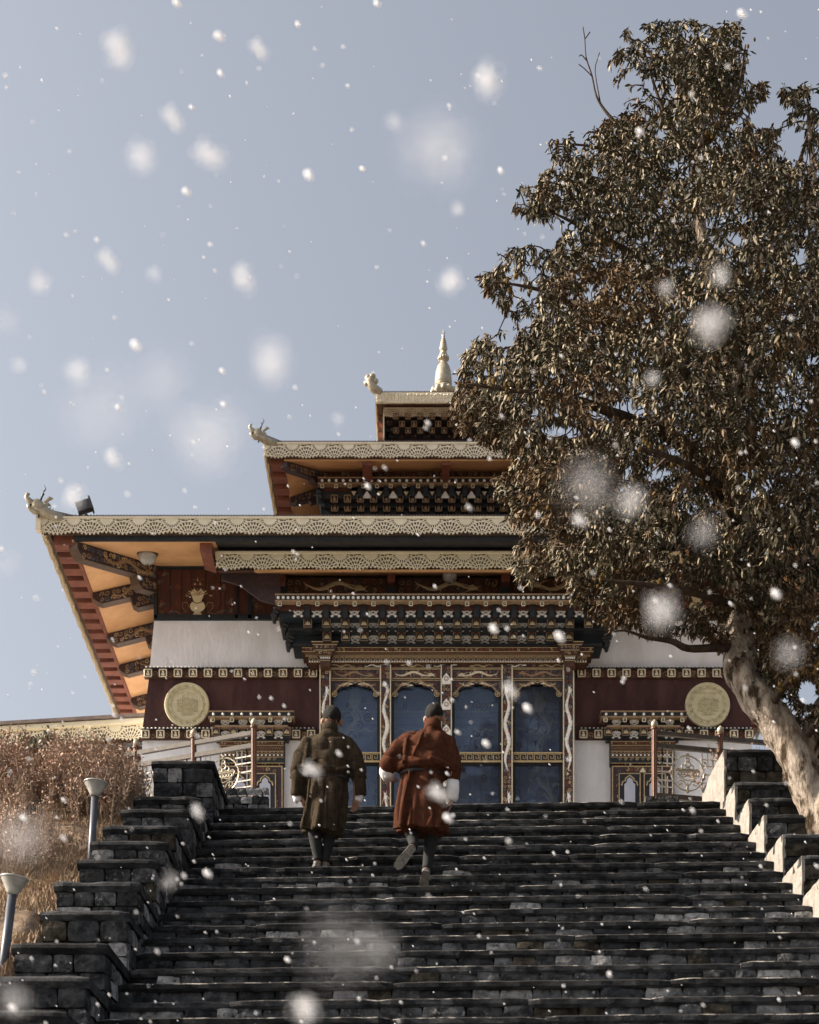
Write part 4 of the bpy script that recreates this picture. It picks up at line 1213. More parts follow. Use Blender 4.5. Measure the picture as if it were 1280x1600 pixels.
# ------------------------------------------------------------------ small windows with bracketed cornices
for s in (-1, 1):
    Yq = TY - .14
    def ex(px):
        x = X(px, TY); return x if s < 0 else mir(x)
    win = MB(); xa, xb = sorted((ex(345), ex(446)))
    win.box(xa, xb, TY - .12, TY - .02, Z(1200, TY), Z(1160, TY)); win = win.build('window', M['dark'], temple)
    xa, xb = sorted((ex(330), ex(461)))
    bead_cornice(win, xa, xb, TY - .28, 1116, .062, TY, 9, .022, 5)
    for py, Yr in ((1137, TY - .18), (1154, TY - .15)):
        a, b = sorted((ex(339), ex(452)))
        q = MB(); q.box(a, b, Yr, TY - .02, Z(py + 8.5, TY), Z(py - 9 if py > 1140 else py - 14, TY)); row = q.build('bracket_course', M['black'], win)
        for k in range(4):
            xx = ex(395.5 + (k - 1.5) * 27.4)
            inst('mask_emblem', skm, row, (xx, Yr - .004, Z(py, TY) - .0), (0, 0, 0), (.9, 1, .8))
        if py > 1140:
            for k in range(5):
                inst('lotus_beam_end', sqm2, row, (ex(395.5 + (k - 2) * 27.4), Yr - .10, Z(py - 1.5, TY)), (0, 0, 0), (.95, .6, .95))
            q = MB(); q.box(a, b, Yr - .12, Yr, Z(py - 8, TY), Z(py - 10.5, TY)); q.build('shelf_board', M['tan'], row)
    for i, (q0, q1) in enumerate(((1163, 1169), (1169, 1178), (1178, 1186.5), (1187, 1195), (1196, 1200))):
        a, b = sorted((ex(345), ex(445))); Y = TY - .14 + .005 * i
        z0, z1 = Z(q1, TY), Z(q0, TY)
        q = MB(); q.box(a, b, Y, TY - .1, z0, z1, 0); fr = front(Y - .001)
        q.ribbon([(a, z1 - .006), (b, z1 - .006)], .010, fr, .005, 1)
        if i in (0, 4): scroll(q, fr, a, b, z0 + .008, z1 - .012, r2, .05, .009, (2, 1), 1, 7)
        if i == 1:
            k = int((b - a) / .036)
            for j in range(k): q.ribbon([(a + j * .036, z0 + .02), (a + j * .036 + .018, z1 - .02), (a + j * .036 + .036, z0 + .02)], .008, fr, .004, 3)
        if i == 2:
            k = int((b - a) / .058)
            for j in range(k):
                xx = a + (j + .5) * (b - a) / k; q.ell((xx, Y - .006, z0 + .016), (.015, .015, .015), 8, 4)
                q.ribbon([(xx - .024, z0 + .034), (xx, z1 - .016), (xx + .024, z0 + .034)], .008, fr, .004, 1)
        if i == 3:
            for j in range(9):
                xx = a + .1 + (j + .5) * (b - a - .2) / 9; q.ribbon(spiral(xx, (z0 + z1) / 2, .026, 1.05, 0, 1, 12), .012, fr, .006, 1 if j % 2 else 3)
        q.build('lintel_course', [M['brown'] if i != 3 else M['teal'], M['gold'], M['rust'], M['tan'], M['pale']], win)
    # leaf frame with two arched lights
    Y = TY - .115
    a, b = sorted((ex(346), ex(444)))
    q = MB(); q.box(a, b, Y, TY - .02, TOPZ + .9, Z(1200, TY), 0)
    fr = front(Y - .001)
    outline(q, fr, a + .02, b - .02, TOPZ + .92, Z(1201.5, TY), .016, 1)
    scroll(q, fr, a + .06, a + .17, TOPZ + 1.0, Z(1205, TY), r2, .075, .012, (2, 3, 1, 4), 1.1, 9)
    scroll(q, fr, b - .17, b - .06, TOPZ + 1.0, Z(1205, TY), r2, .075, .012, (2, 3, 1, 4), 1.1, 9)
    scroll(q, fr, a + .2, b - .2, Z(1211, TY), Z(1203, TY), r2, .07, .012, (1, 2, 3), 1.1, 9)
    c = (a + b) / 2
    q.prism([(c - .05, Z(1211, TY)), (c + .05, Z(1211, TY)), (c, Z(1203, TY) + .0)], Y - .012, Y, 5)
    q.build('window_surround', [M['purple'], M['gold'], M['rust'], M['tan'], M['bluegrey'], M['cream']], win)
    for o_ in (376.5, 415.5):
        xc_ = ex(o_); wdt = .165
        q = MB(); z1 = Z(1212.5, TY); z0 = TOPZ + 1.0
        q.box(xc_ - wdt, xc_ + wdt, Y - .02, Y - .004, z0, z1, 0)
        fr = front(Y - .021); outline(q, fr, xc_ - wdt + .008, xc_ + wdt - .008, z0, z1 - .008, .014, 1)
        q.ribbon([(xc_ - .12, z1 - .19), (xc_ - .105, z1 - .13), (xc_ - .07, z1 - .12), (xc_ - .06, z1 - .08), (xc_, z1 - .035), (xc_ + .06, z1 - .08), (xc_ + .07, z1 - .12), (xc_ + .105, z1 - .13), (xc_ + .12, z1 - .19)], .02, fr, .008, 1)
        q.build('arched_light_frame', [M['black'], M['gold']], win)
        q = MB(); pts = [(xc_ - .08, z0 + .02), (xc_ + .08, z0 + .02), (xc_ + .08, z1 - .17), (xc_ + .05, z1 - .15), (xc_ + .04, z1 - .10), (xc_, z1 - .07), (xc_ - .04, z1 - .10), (xc_ - .05, z1 - .15), (xc_ - .08, z1 - .17)]
        q.prism(pts, Y - .030, Y - .0215); q.build('window_pane', M['mural'], win)

sqm3 = sqm.copy(); sqm3.name = 'beam_end'; sqm3.materials[0] = M['dark']; sqm3.materials[1] = M['tan']
# ------------------------------------------------------------------ middle tier
Y2 = 25.9
roof2, xl2, xr2, zt2, yb2 = roof_tier(Y2, 690, 714, 413, 26.8, None, 3.6, 0.0, 0.255, 0.437, 0.28, 1.6)
ze2 = Z(716, Y2); Yw2 = 26.8; zw2 = Z(738, Yw2); xw2 = X(500, Yw2)
for s in (-1, 1):
    mx = (lambda x: x) if s < 0 else mir
    a0 = xl2 + .30
    cuts = [mx(a0), mx(xw2), mx(X(574, 26.2)), CX]
    for k in range(3):
        a, b = cuts[k], cuts[k + 1]
        if k == 0: soffit(roof2, [(a, Y2 + .08, ze2), (b, Y2 + .08, ze2), (b, Yw2, zw2), (b + s * .01, Yw2, zw2)])
        else: soffit(roof2, [(a, Y2 + .08, ze2), (b, Y2 + .08, ze2), (b, Yw2 + .02, zw2), (a, Yw2 + .02, zw2)])
    q = MB(); xx = mx(X(574, 26.2)); q.box(xx - .07, xx + .07, Y2 + .1, Yw2, ze2 - .05, ze2 + .12); q.build('beam_head', M['redwood'], roof2)
    q = MB(); q.box(CX - .06, CX + .06, Y2 + .1, Yw2, ze2 - .05, ze2 + .12) if s < 0 else q.box(mir(X(574, 26.2)) + .8, mir(X(574, 26.2)) + .9, Y2 + .1, Yw2, ze2 - .05, ze2 + .12)
    q.build('beam_head', M['redwood'], roof2)
    yy = [Y2 + .12, 27.15, 28.2, 29.4]; yi2 = [Yw2, 27.3, 28.3, 29.4]
    for k in range(3):
        f_ = lambda y: mx(a0)
        soffit(roof2, [(f_(yy[k]), yy[k], ze2), (f_(yy[k + 1]), yy[k + 1], ze2), (mx(xw2), yi2[k + 1], zw2), (mx(xw2), yi2[k], zw2)])
        A = Vector((f_(yy[k]), yy[k], ze2)); B = Vector((mx(xw2), yi2[k], zw2)); d = B - A; L = d.length; u = d / L
        nrm = Vector((u.y, -u.x, 0)).normalized(); nrm = -nrm if nrm.y > 0 else nrm
        stp = [(0, -.005), (L, -.005), (L, -.21), (L - .2, -.21), (L - .25, -.15), (.1, -.13), (0, -.07)]; n = len(stp)
        q = MB(); vv = [A + u * a + Vector((0, 0, b)) + nrm * .06 for a, b in stp] + [A + u * a + Vector((0, 0, b)) - nrm * .06 for a, b in stp]
        q.add(vv, [tuple(range(n)), tuple(range(2 * n - 1, n - 1, -1))] + [(i, i + n, (i + 1) % n + n, (i + 1) % n) for i in range(n)])
        scroll(q, (tuple(A + nrm * .061), tuple(u), (0, 0, 1), tuple(nrm)), .08, L - .02, -.13, -.015, r2, .065, .012, (1, 1, 2))
        q.build('carved_beam', [M['purple'], M['tan'], M['bluegrey']], roof2)
    y = Y2 + .16
    while y < 29.3:
        xa = xl2 + .08; xb = a0 + .01
        q = MB(); p0, p1 = sorted((mx(xa), mx(xb))); q.box(p0, p1, y, y + .20, ze2 - .02, ze2 + .1); q.build('rafter', M['redwood'], roof2); y += .37
    q = MB(); p0, p1 = sorted((mx(xl2 + .03), mx(a0 + .02))); q.add([(mx(xl2 + .05), Y2 + .1, ze2 + .1), (mx(xl2 + .05), 29.5, ze2 + .1), (mx(a0 + .02), 29.5, ze2 + .1), (mx(a0 + .02), Y2 + .1, ze2 + .1)], [(0, 1, 2, 3)] if s < 0 else [(3, 2, 1, 0)])
    q.build('eave_board', M['brown'], roof2)
    dragon_head(roof2, None, (mx(xl2) + s * .02, Y2 - .02, zt2 + .02), .64, s)
    x = mx(xl2)
    q = MB(); q.tube([(x - s * .5, Y2 + .5, zt2 + .15), (x - s * .2, Y2 + .2, zt2 + .08), (x + s * .04, Y2 - .03, zt2 + .06)], [.04, .05, .05], 8); q.build('hip_ridge', M['roof'], roof2)
q = MB(); q.box(xw2 + .02, mir(xw2) - .02, Yw2 + .02, 31, Z(830, Yw2), zw2 + .1); st2 = q.build('upper_storey', M['dark'], temple)
q = MB(); q.box(xw2 + .03, mir(xw2) - .03, Yw2 - .05, Yw2 + .02, Z(748, Yw2), Z(739, Yw2), 0)
scroll(q, front(Yw2 - .051), xw2 + .05, mir(xw2) - .05, Z(747, Yw2), Z(740, Yw2), r2, .09, .012, (1, 1, 2)); q.build('painted_frieze_panel', [M['brown'], M['tan'], M['rust']], st2)
Yc2 = 26.5
bead_cornice(st2, X(498, Yc2), mir(X(498, Yc2)), Yc2, 751, .07, Yw2 + .02, 36, .024, 19)
for i, (py, Yb_, pl, pt_, pb) in enumerate(((769, 26.62, 501, 755, 779), (785, 26.74, 506, 777, 793), (799, 26.86, 512, 792, 812))):
    x0 = X(pl, Yb_); x1 = mir(x0)
    q = MB(); q.box(x0, x1, Yb_, Yw2 + .4, Z(pb, Yb_), Z(pt_, Yb_)); row = q.build('bracket_course', M['dark'], st2)
    pitch = 20.4 * 26.6 / F
    if i == 0:
        for k in range(-7, 8):
            xx = CX + k * pitch; z = Z(py, Yb_)
            q = MB(); up = k % 2
            pts = [(xx - .085, z + .075), (xx, z - .06), (xx + .085, z + .075)] if up else [(xx - .075, z - .10), (xx + .075, z - .10), (xx, z + .02)]
            q.prism(pts if not up else pts, Yb_ - .02, Yb_ + .01, 0); q.build('pennant_tile', M['cream'] if up else M['pale'], row)
            q = MB(); xx += pitch / 2; q.prism([(xx - .035, z - .1), (xx + .035, z - .1), (xx + .045, z + .12), (xx - .045, z + .12)], Yb_ - .07, Yb_ + .02); q.build('bracket_tongue', M['teal'], row)
    else:
        for k in range(-9, 9):
            inst('beam_end', sqm3, row, (CX + (k + .5) * pitch, Yb_ - .06, Z(py, Yb_)), (0, 0, 0), (.92, 2.0, 1.0))
    for s in (-1, 1):
        for k in range(2):
            q = MB(); xx = (x0 if s < 0 else x1); zz = Z(pb, Yb_) + .02 + k * .07
            q.tube([(xx - s * .02, Yb_ - .02, zz), (xx + s * .03, Yb_ - .03, zz + .03), (xx + s * .04, Yb_ + .3, zz + .04)], [.035, .04, .035], 6); q.build('bracket_tongue', M['teal'], row)

# ------------------------------------------------------------------ top tier
Y3 = 27.2
roof3, xl3, xr3, zt3, yb3 = roof_tier(Y3, 612.5, 630, 587, 27.8, None, 2.4, 0.0, 0.19, 0.30, 0.45, 1.1)
q = MB(); q.box(xl3 - .005, xr3 + .005, Y3 - .006, Y3 + .03, Z(629.5, Y3), Z(613.5, Y3)); scroll(q, front(Y3 - .007), xl3 + .01, xr3 - .01, Z(628.5, Y3), Z(614.5, Y3), r2, .055, .016, (0, 0), 1.2, 9); q.build('fascia_board', M['lace'], roof3)
Y3b = 27.5
zb3 = Z(637, Y3b); xi3 = X(600.5, Y3b)
lace_row(roof3, xi3, mir(xi3), Y3b, zb3, .165, .30, 'lace')
q = MB(); q.box(xi3, mir(xi3), Y3b + .02, Y3b + .05, zb3 - .13, zb3 + .03); q.build('fascia_board', M['board'], roof3)
q = MB(); q.box(xl3 + .02, xr3 - .02, Y3 + .03, Y3 + 2.2, zb3 + .03, zb3 + .05); q.build('soffit_panel', M['redwood'], roof3)
for s in (-1, 1):
    mx = (lambda x: x) if s < 0 else mir
    q = MB(); a, b = sorted((mx(xi3) - s * .0, mx(xi3) + s * .02)); q.box(a, b, Y3b, Y3b + 2, zb3 - .5, zb3 + .03); q.build('side_fascia', M['lace'], roof3)
    a, b = sorted((mx(xl3) - s * .04, mx(xi3) + s * .03))
    q = MB(); q.box(a, b, Y3b + .15, Y3b + .2, zb3 - .55, zb3 + .05); q.build('side_soffit', M['redwood'], roof3)
    for k in range(3):
        q = MB(); q.box(a, b, Y3b + .12, Y3b + .16, zb3 - .14 - .17 * k, zb3 - .09 - .17 * k); q.build('rafter', M['brown'], roof3)
    c = Vector((mx(xl3) + s * .02, Y3 - .01, zt3))          # cloud-scroll corner
    q = MB()
    q.tube([c + Vector((-s * .10, .05, -.0)), c + Vector((s * .02, 0, .06)), c + Vector((s * .08, 0, .15)), c + Vector((s * .06, 0, .23))], [.07, .075, .07, .05], 8)
    for da, db, rr in ((.12, .14, .055), (.10, .22, .06), (.03, .25, .055), (-.02, .17, .05), (.07, .17, .075)): q.ell(c + Vector((s * da, 0, db)), (rr, rr * .8, rr), 10)
    q.build('corner_ornament', M['finial'], roof3, smooth=True)
q = MB(); q.box(xi3 + .12, mir(xi3) - .12, 27.85, 30, Z(700, 27.85), zb3); st3 = q.build('lantern_storey', M['dark'], temple)
for i, (py, Yb_) in enumerate(((659, 27.66), (671, 27.74), (681, 27.82))):
    q = MB(); a = X(603 + 6 * i, Yb_); q.box(a, mir(a), Yb_, 27.9, Z(py + 5, Yb_), Z(py - 6, Yb_), 0)
    for j in range(30): 
        xx = a + (mir(a) - a) * (j + .5) / 30; q.box(xx - .012, xx + .012, Yb_ - .008, Yb_, Z(py, Yb_) - .02, Z(py, Yb_) + .012, 1 + j % 2)
    row = q.build('bracket_course', [M['purple'], M['tan'], M['rust']], st3)
    for k in range(-4, 5):
        inst('beam_end', sqm3, row, (CX + k * .2 + (.1 if i % 2 else 0), Yb_ - .09, Z(py, Yb_)), (0, 0, 0), (.8, 2.4, .8))
    for s in (-1, 1):
        q = MB(); xx = a if s < 0 else mir(a)
        q.tube([(xx, Yb_ - .02, Z(py + 4, Yb_)), (xx + s * .05, Yb_ - .03, Z(py, Yb_)), (xx + s * .06, Yb_ + .2, Z(py, Yb_))], [.03, .04, .03], 6); q.build('bracket_tongue', M['teal'], row)

# gilded finial
FY = 28.4
k = FY / F; zf = Z(612, FY)
prof = [(16, 40), (16, 8), (19, 6), (20, 2), (17, -1), (14, -3), (15, -6), (13, -8), (10.5, -9), (13.5, -12), (13.5, -16), (12.6, -24), (11.6, -32), (9.5, -39), (5, -45), (4, -47), (7, -49), (8.5, -51), (6, -53), (4.5, -55),
        (6.5, -57), (5.5, -60), (3.5, -62), (5.5, -64), (6.6, -67), (5.2, -70), (5.6, -72), (4.6, -74), (4.8, -76), (3.8, -78), (4.0, -80), (2.8, -82), (2.0, -85), (2.6, -87), (1.2, -89), (.5, -97)]
q = MB(); q.lathe([(r_ * k, -h_ * k) for r_, h_ in prof], (CX, FY, zf), 24)
for j in range(12):
    t = j * math.pi / 6
    q.ell((CX + 17 * k * math.cos(t), FY + 17 * k * math.sin(t), zf - 2 * k), (5 * k, 5 * k, 6 * k), 8)
    q.ell((CX + 7 * k * math.cos(t), FY + 7 * k * math.sin(t), zf + 52 * k), (2.5 * k, 2.5 * k, 3.5 * k), 6)
for j in range(8):
    t = j * math.pi / 4
    q.tube([(CX, FY, zf + 92 * k), (CX + 4 * k * math.cos(t), FY, zf + (92 + 4 * math.sin(t)) * k)], [.5 * k, .15 * k], 4)
for h_, r_ in ((64.2, 4.2), (70.8, 5.3), (74.6, 4.7), (78.6, 3.9), (82.4, 3.0), (42.5, 7.2), (9.6, 12.2)):
    q.lathe([(r_ * k * .98, -.35 * k), (r_ * k * 1.04, 0), (r_ * k * .98, .35 * k)], (CX, FY, zf + h_ * k), 24, 1)
q.build('roof_finial', [M['finial'], M['tan']], temple, smooth=True)

# lamps hung under the eaves
def eave_lamp(c, r_, label):
    t = thing('ceiling_lamp', c, label, 'lamp', 'round lamps under the eaves')
    q = MB(); q.lathe([(r_ * .5, .03), (r_ * 1.05, .03), (r_ * 1.12, 0), (r_ * 1.05, -.02), (r_ * .95, -.025)], c, 24)
    fr = (c, (1, 0, 0), (0, 1, 0), (0, 0, -1))
    q.build('lamp_ring', M['board'], t, smooth=True)
    q = MB(); q.lathe([(r_ * .96, -.022), (r_ * .95, -.05), (r_ * .82, -.10), (r_ * .55, -.135), (r_ * .2, -.15), (.001, -.152)], c, 24); q.build('lamp_shade', M['lampglass'], t, smooth=True)
    q = MB(); q.ell((c[0], c[1], c[2] - .155), (.012, .012, .014), 8); q.build('lamp_knob', M['black'], t)
c = P(230.5, 856, 24.25); eave_lamp((c.x, c.y, ze + (24.25 - Y1 - .11) / 1.39 * (zw1 - ze) - .005), .14, 'round frosted lamp under the lower eave near its left corner')
c = P(703, 893, 24.4); eave_lamp((c.x, c.y, zs0 + .5 * (zs1 - zs0) - .012), .115, 'round frosted lamp under the canopy above the middle of the entrance')
# floodlight on the roof edge
c = P(131, 800, 23.62)
t = thing('floodlight', (c.x, c.y, zt1 + .04), 'small black floodlight standing on the lower roof edge near the left corner', 'floodlight')
q = MB(); A = Vector((c.x, c.y, zt1 + .185))
u = Vector((.93, .1, .36)).normalized(); w_ = Vector((-.33, .15, .93)).normalized(); d_ = u.cross(w_)
vv = [A + u * (a * .10) + w_ * (b * .075) + d_ * (cc * .05) for a in (-1, 1) for b in (-1, 1) for cc in (-1, 1)]
q.add(vv, [(0, 1, 3, 2), (4, 6, 7, 5), (0, 4, 5, 1), (2, 3, 7, 6), (0, 2, 6, 4), (1, 5, 7, 3)])
vv = [A + u * (.10 + a * .025) + w_ * (b * .10) + d_ * (cc * .065) for a in (0, 1) for b in (-1, 1) for cc in (-1, 1)]
q.add(vv, [(0, 1, 3, 2), (4, 6, 7, 5), (0, 4, 5, 1), (2, 3, 7, 6), (0, 2, 6, 4), (1, 5, 7, 3)])
q.build('lamp_housing', M['black'], t)
q = MB(); q.bar(A - Vector((0, 0, .02)), A + Vector((.06, 0, -.16)), .02, .03); q.box(c.x + .0, c.x + .12, c.y - .04, c.y + .04, zt1 + .005, zt1 + .022); q.build('lamp_bracket', M['metal'], t)

# ------------------------------------------------------------------ side wing at the left
WY0, WX0 = 25.6, X(224, 25.6)
wing = thing('side_wing', (-7.5, 26.5, TOPZ), 'low gallery wing with corrugated roof and lace valance beside the left temple wall', 'building')
wang = math.atan(-0.15)
def wp(d, off, z):            # d metres to the left along the wing front, off metres behind it
    return (WX0 + .04 - d * math.cos(wang), WY0 + d * .15 + off, z)
zr = Z(1114.5, WY0)
q = MB(); n = 360; v = []
for i in range(n + 1):
    d = 5.5 * i / n; a = .012 * math.sin(2 * math.pi * d / .06)
    v += [wp(d, 0, zr + a), wp(d, 2.2, zr + a + .5)]
q.add(v, [(2 * i, 2 * i + 1, 2 * i + 3, 2 * i + 2) for i in range(n)]); 
wroof = q.build('roof', M['roof'], wing)
q = MB(); q.bar(wp(0, .0, zr - .02), wp(5.5, .0, zr - .02), .03, .05); q.build('roof_edge', M['roof'], wroof)
q = MB(); q.bar(wp(0, .06, zr - .085), wp(5.5, .06, zr - .085), .06, .065); q.build('gutter', M['lacelit'], wroof)
q = MB(); q.bar(wp(0, .20, zr - .22), wp(5.5, .20, zr - .22), .04, .27); q.build('fascia_board', M['brown'], wroof)
a, b = wp(.02, .10, 0), wp(5.4, .10, 0)
lace_side(wroof, b[0], b[1], a[0], a[1], zr - .10, .27, .47, 'lacelit')
q = MB(); A_, B_ = wp(0, .5, 0), wp(5.5, .5, 0)
q.add([(A_[0], A_[1], TOPZ), (B_[0], B_[1], TOPZ), (B_[0], B_[1], zr - .05), (A_[0], A_[1], zr - .05), (A_[0], A_[1] + 2, TOPZ), (B_[0], B_[1] + 2, TOPZ), (B_[0], B_[1] + 2, zr + .3), (A_[0], A_[1] + 2, zr + .3)],
      [(0, 3, 2, 1), (4, 5, 6, 7), (0, 1, 5, 4), (3, 7, 6, 2), (0, 4, 7, 3), (1, 2, 6, 5)])
wwall = q.build('wall', M['white'], wing)
q = MB(); q.bar(wp(.02, .34, zr - .46), wp(5.5, .34, zr - .46), .24, .07, 0); q.bar(wp(.02, .30, zr - .50), wp(5.5, .30, zr - .50), .26, .012, 1)
wc = q.build('cornice', [M['teal'], M['tan']], wwall)
d = MB()
for i in range(42): d.ell(wp(.06 + i * .128, .21, zr - .455), (.024, .02, .024), 8)
d.build('white_bead_row', M['pale'], wc, kind='stuff')
q = MB(); q.bar(wp(.02, .42, zr - .62), wp(5.5, .42, zr - .62), .1, .2); q.build('maroon_band', M['maroonwood'], wwall)
q = MB(); q.bar(wp(.02, .44, zr - .86), wp(5.5, .44, zr - .86), .1, .26); brc = q.build('bracket_course', M['teal'], wwall)
for i in range(16):
    p = wp(.2 + i * .33, .375, zr - .84); inst('mask_emblem', skm, brc, p, (0, 0, wang))
# ------------------------------------------------------------------ metal railings on the plaza
def ring(mb, c, r_, u, w, wd, m=0, n=24):
    c = Vector(c); pts = [c + u * (r_ * math.cos(2 * math.pi * i / n)) + w * (r_ * math.sin(2 * math.pi * i / n)) for i in range(n + 1)]
    mb.tube(pts, wd, 6, m)
def railing(label, posts, tall, bays):
    t = thing('metal_railing', (posts[0][0], posts[0][1], TOPZ), label, 'railing')
    pm = MB()
    n = 16; prof = []
    for k in range(n):
        a = 2 * math.pi * k / n; rr = .036 if k % 2 else .030
        prof.append((rr * math.cos(a), rr * math.sin(a)))
    pm.rings([[(x, y, z) for x, y in prof] for z in (0, tall - .11)])
    pm.lathe([(.046, tall - .11), (.046, tall - .09), (.036, tall - .085)], (0, 0, 0), 12)
    pmesh = pm.mesh('post', M['copper'])
    fm = MB(); fm.lathe([(.03, tall - .085), (.040, tall - .065), (.042, tall - .045), (.034, tall - .02), (.016, tall - .004), (.003, tall + .012)], (0, 0, 0), 12)
    fmesh = fm.mesh('post_finial', M['finial'], True)
    for x, y in posts:
        p = inst('post', pmesh, t, (x, y, TOPZ)); inst('post_finial', fmesh, p, (x, y, TOPZ))
    A, B = Vector((*posts[0], 0)), Vector((*posts[-1], 0))
    u = (B - A).normalized(); w = Vector((0, 0, 1))
    for z, hh in ((TOPZ + 1.265, .05), (TOPZ + 1.11, .055), (TOPZ + .50, .06)):
        for a, b in zip(posts[:-1], posts[1:]):
            q = MB(); q.bar(Vector((*a, z)) + u * .03, Vector((*b, z)) - u * .03, .05, hh); q.build('rail', M['rail'], t)
    for i, (a, b) in enumerate(zip(posts[:-1], posts[1:])):
        a, b = Vector((*a, 0)), Vector((*b, 0)); L = (b - a).length
        z0, z1 = TOPZ + .53, TOPZ + 1.08
        rc = L * .5; rr = .215
        if not bays[i]: continue
        def bar2(s0, h0, s1, h1): q.bar(a + u * s0 + w * h0, a + u * s1 + w * h1, .014, .014, 0, up=(0, 1, 0))
        for e in (0, 1):            # key-pattern bars either side of the emblem
            q = MB()
            f_ = (lambda s: s) if e == 0 else (lambda s: L - s)
            for s_ in (.10, .17, .24):
                if s_ < rc - rr * .5:
                    bar2(f_(s_), z0, f_(s_), z0 + .22 if s_ > .15 else z1); bar2(f_(s_), z1 - .2, f_(s_), z1)
            for hh in (z0 + .09, z0 + .17, z1 - .17, z1 - .09):
                bar2(f_(.04), hh, f_(.26), hh)
            bar2(f_(.03), (z0 + z1) / 2, f_(rc - rr), (z0 + z1) / 2)
            q.build('lattice', M['lattice'], t)
        q = MB(); c = a + u * rc + w * ((z0 + z1) / 2 - .0)
        ring(q, c, rr, u, w, .009)
        for k in range(4):
            t_ = k * math.pi / 2; q.ell(c + (u * math.cos(t_) + w * math.sin(t_)) * (rr + .012), (.022, .02, .022), 8)
        ring(q, c + w * .11, .035, u, w, .010, 0, 14); ring(q, c + w * .165, .022, u, w, .009, 0, 12)
        for s_ in (-1, 1):
            ring(q, c + w * .075 + u * (s_ * .05), .03, u, w, .008, 0, 12)
            q.tube([c + u * (s_ * x_) + w * z_ for x_, z_ in ((.0, -.03), (.06, -.05), (.13, -.02), (.16, .03), (.13, .06), (.10, .04))], .008, 6)
            q.tube([c + u * (s_ * x_) + w * z_ for x_, z_ in ((.02, -.15), (.05, -.10), (.11, -.09), (.14, -.12), (.11, -.15), (.07, -.13))], .009, 6)
            q.tube([c + u * (s_ * x_) + w * z_ for x_, z_ in ((.0, -.09), (.06, -.07), (.12, -.05))], .007, 6)
        q.tube([c - u * .15 + w * .03, c + u * .15 + w * .03], .010, 6); q.tube([c - u * .13 + w * .05, c + u * .13 + w * .05], .007, 6)
        for k in range(6): ring(q, c + u * (-.10 + .04 * k) - w * .005, .018, u, w, .007, 0, 10)
        q.tube([c - w * .2, c - w * .12], [.02, .012], 8)
        q.build('round_emblem', M['finial'], t)
railing('copper brown railing with key lattice behind the left parapet, running back to the dry shrub', [(-1.975, 20.3), (-2.757, 20.65), (-3.53, 21.0), (-4.36, 21.37), (-5.2, 21.75)], 1.44, [1, 1, 1, 1])
railing('copper brown railing with a gilded round emblem left of the tree trunk', [(2.91, 20.3), (3.75, 20.5), (4.6, 20.7)], 1.42, [1, 1])

# ------------------------------------------------------------------ path lamps on the hillside
def path_lamp(px_top, py_top, px_bot, py_bot, Y, r_, label):
    A, B = P(px_bot, py_bot, Y), P(px_top, py_top, Y)
    B2 = B - (B - A).normalized() * 0.0
    hd = r_ * 1.35
    d = (B - A).normalized()
    C_ = B - d * hd
    A2 = A - d * .35
    t = thing('path_lamp', tuple(A), label, 'lamp', 'path lamps along the left parapet')
    q = MB(); q.tube([A2, C_ + d * .02], .034 * r_ / .107 if r_ > .1 else .034, 12); q.build('lamp_post', M['metal'], t, smooth=True)
    q = MB(); q.tube([C_, C_ + d * .02, C_ + d * (hd * .8), C_ + d * (hd * .86)], [r_ * .42, r_ * .48, r_ * .96, r_], 20); q.build('lamp_shade', M['lampglass'], t, smooth=True)
    q = MB(); q.tube([C_ + d * (hd * .86), C_ + d * (hd * .9), C_ + d * (hd * .97), C_ + d * hd], [r_ * 1.05, r_ * 1.09, r_ * 1.05, r_ * .6], 20); q.build('lamp_cap', M['lampglass'], t, smooth=True)
path_lamp(150, 1221, 142, 1345, 15.5, .104, 'path lamp on grey post standing in front of the dry shrub, farther up the slope')
path_lamp(23, 1370, 4, 1520, 12.4, .099, 'leaning path lamp at the left edge, lower down beside the parapet')

# ------------------------------------------------------------------ snow
sn = random.Random(99)
M['snow'] = mat('snow', (0.94, 0.94, 0.95), None, rough=0.6, spec=0.2)
_nt = M['snow'].node_tree; _b = _nt.nodes['Principled BSDF']
_t = _nt.nodes.new('ShaderNodeBsdfTranslucent'); _t.inputs[0].default_value = (0.94, 0.94, 0.96, 1)
_x = _nt.nodes.new('ShaderNodeMixShader'); _x.inputs[0].default_value = .45
_nt.links.new(_b.outputs[0], _x.inputs[1]); _nt.links.new(_t.outputs[0], _x.inputs[2]); _nt.links.new(_x.outputs[0], _nt.nodes['Material Output'].inputs[0])

def clump(seed, alpha):
    """a loose clump of snow crystals, dense in the middle"""
    r = random.Random(seed); q = MB(); N = 90
    g = .36 * math.sqrt(1.25 * alpha / N)
    unit = MB(); unit.ell((0, 0, 0), (1, 1, 1), 6)
    for i in range(N):
        while True:
            c = [r.gauss(0, .21) for _ in range(3)]
            if sum(k * k for k in c) < .25: break
        s = [g * r.uniform(.7, 1.35) for _ in range(3)]
        q.add([tuple(c[k] + p[k] * s[k] for k in range(3)) for p in unit.v], unit.f)
    return q.mesh('snowflake', M['snow'], True)
def flake_mesh(seed):
    r = random.Random(seed); q = MB(); q.ell((0, 0, 0), (.5, .5, .5), 10)
    q.v = [(x * (1 + r.uniform(-.14, .14)), y * (1 + r.uniform(-.14, .14)), z * (1 + r.uniform(-.14, .14))) for x, y, z in q.v]
    return q.mesh('snowflake', M['snow'], True)
FL = [flake_mesh(s) for s in range(4)]
CL = {a: [clump(s + int(a * 100), a) for s in range(2)] for a in (.12, .25, .45, .8, 1.6)}
K = F * (cam_d.lens / 1000 / cam_d.dof.aperture_fstop)
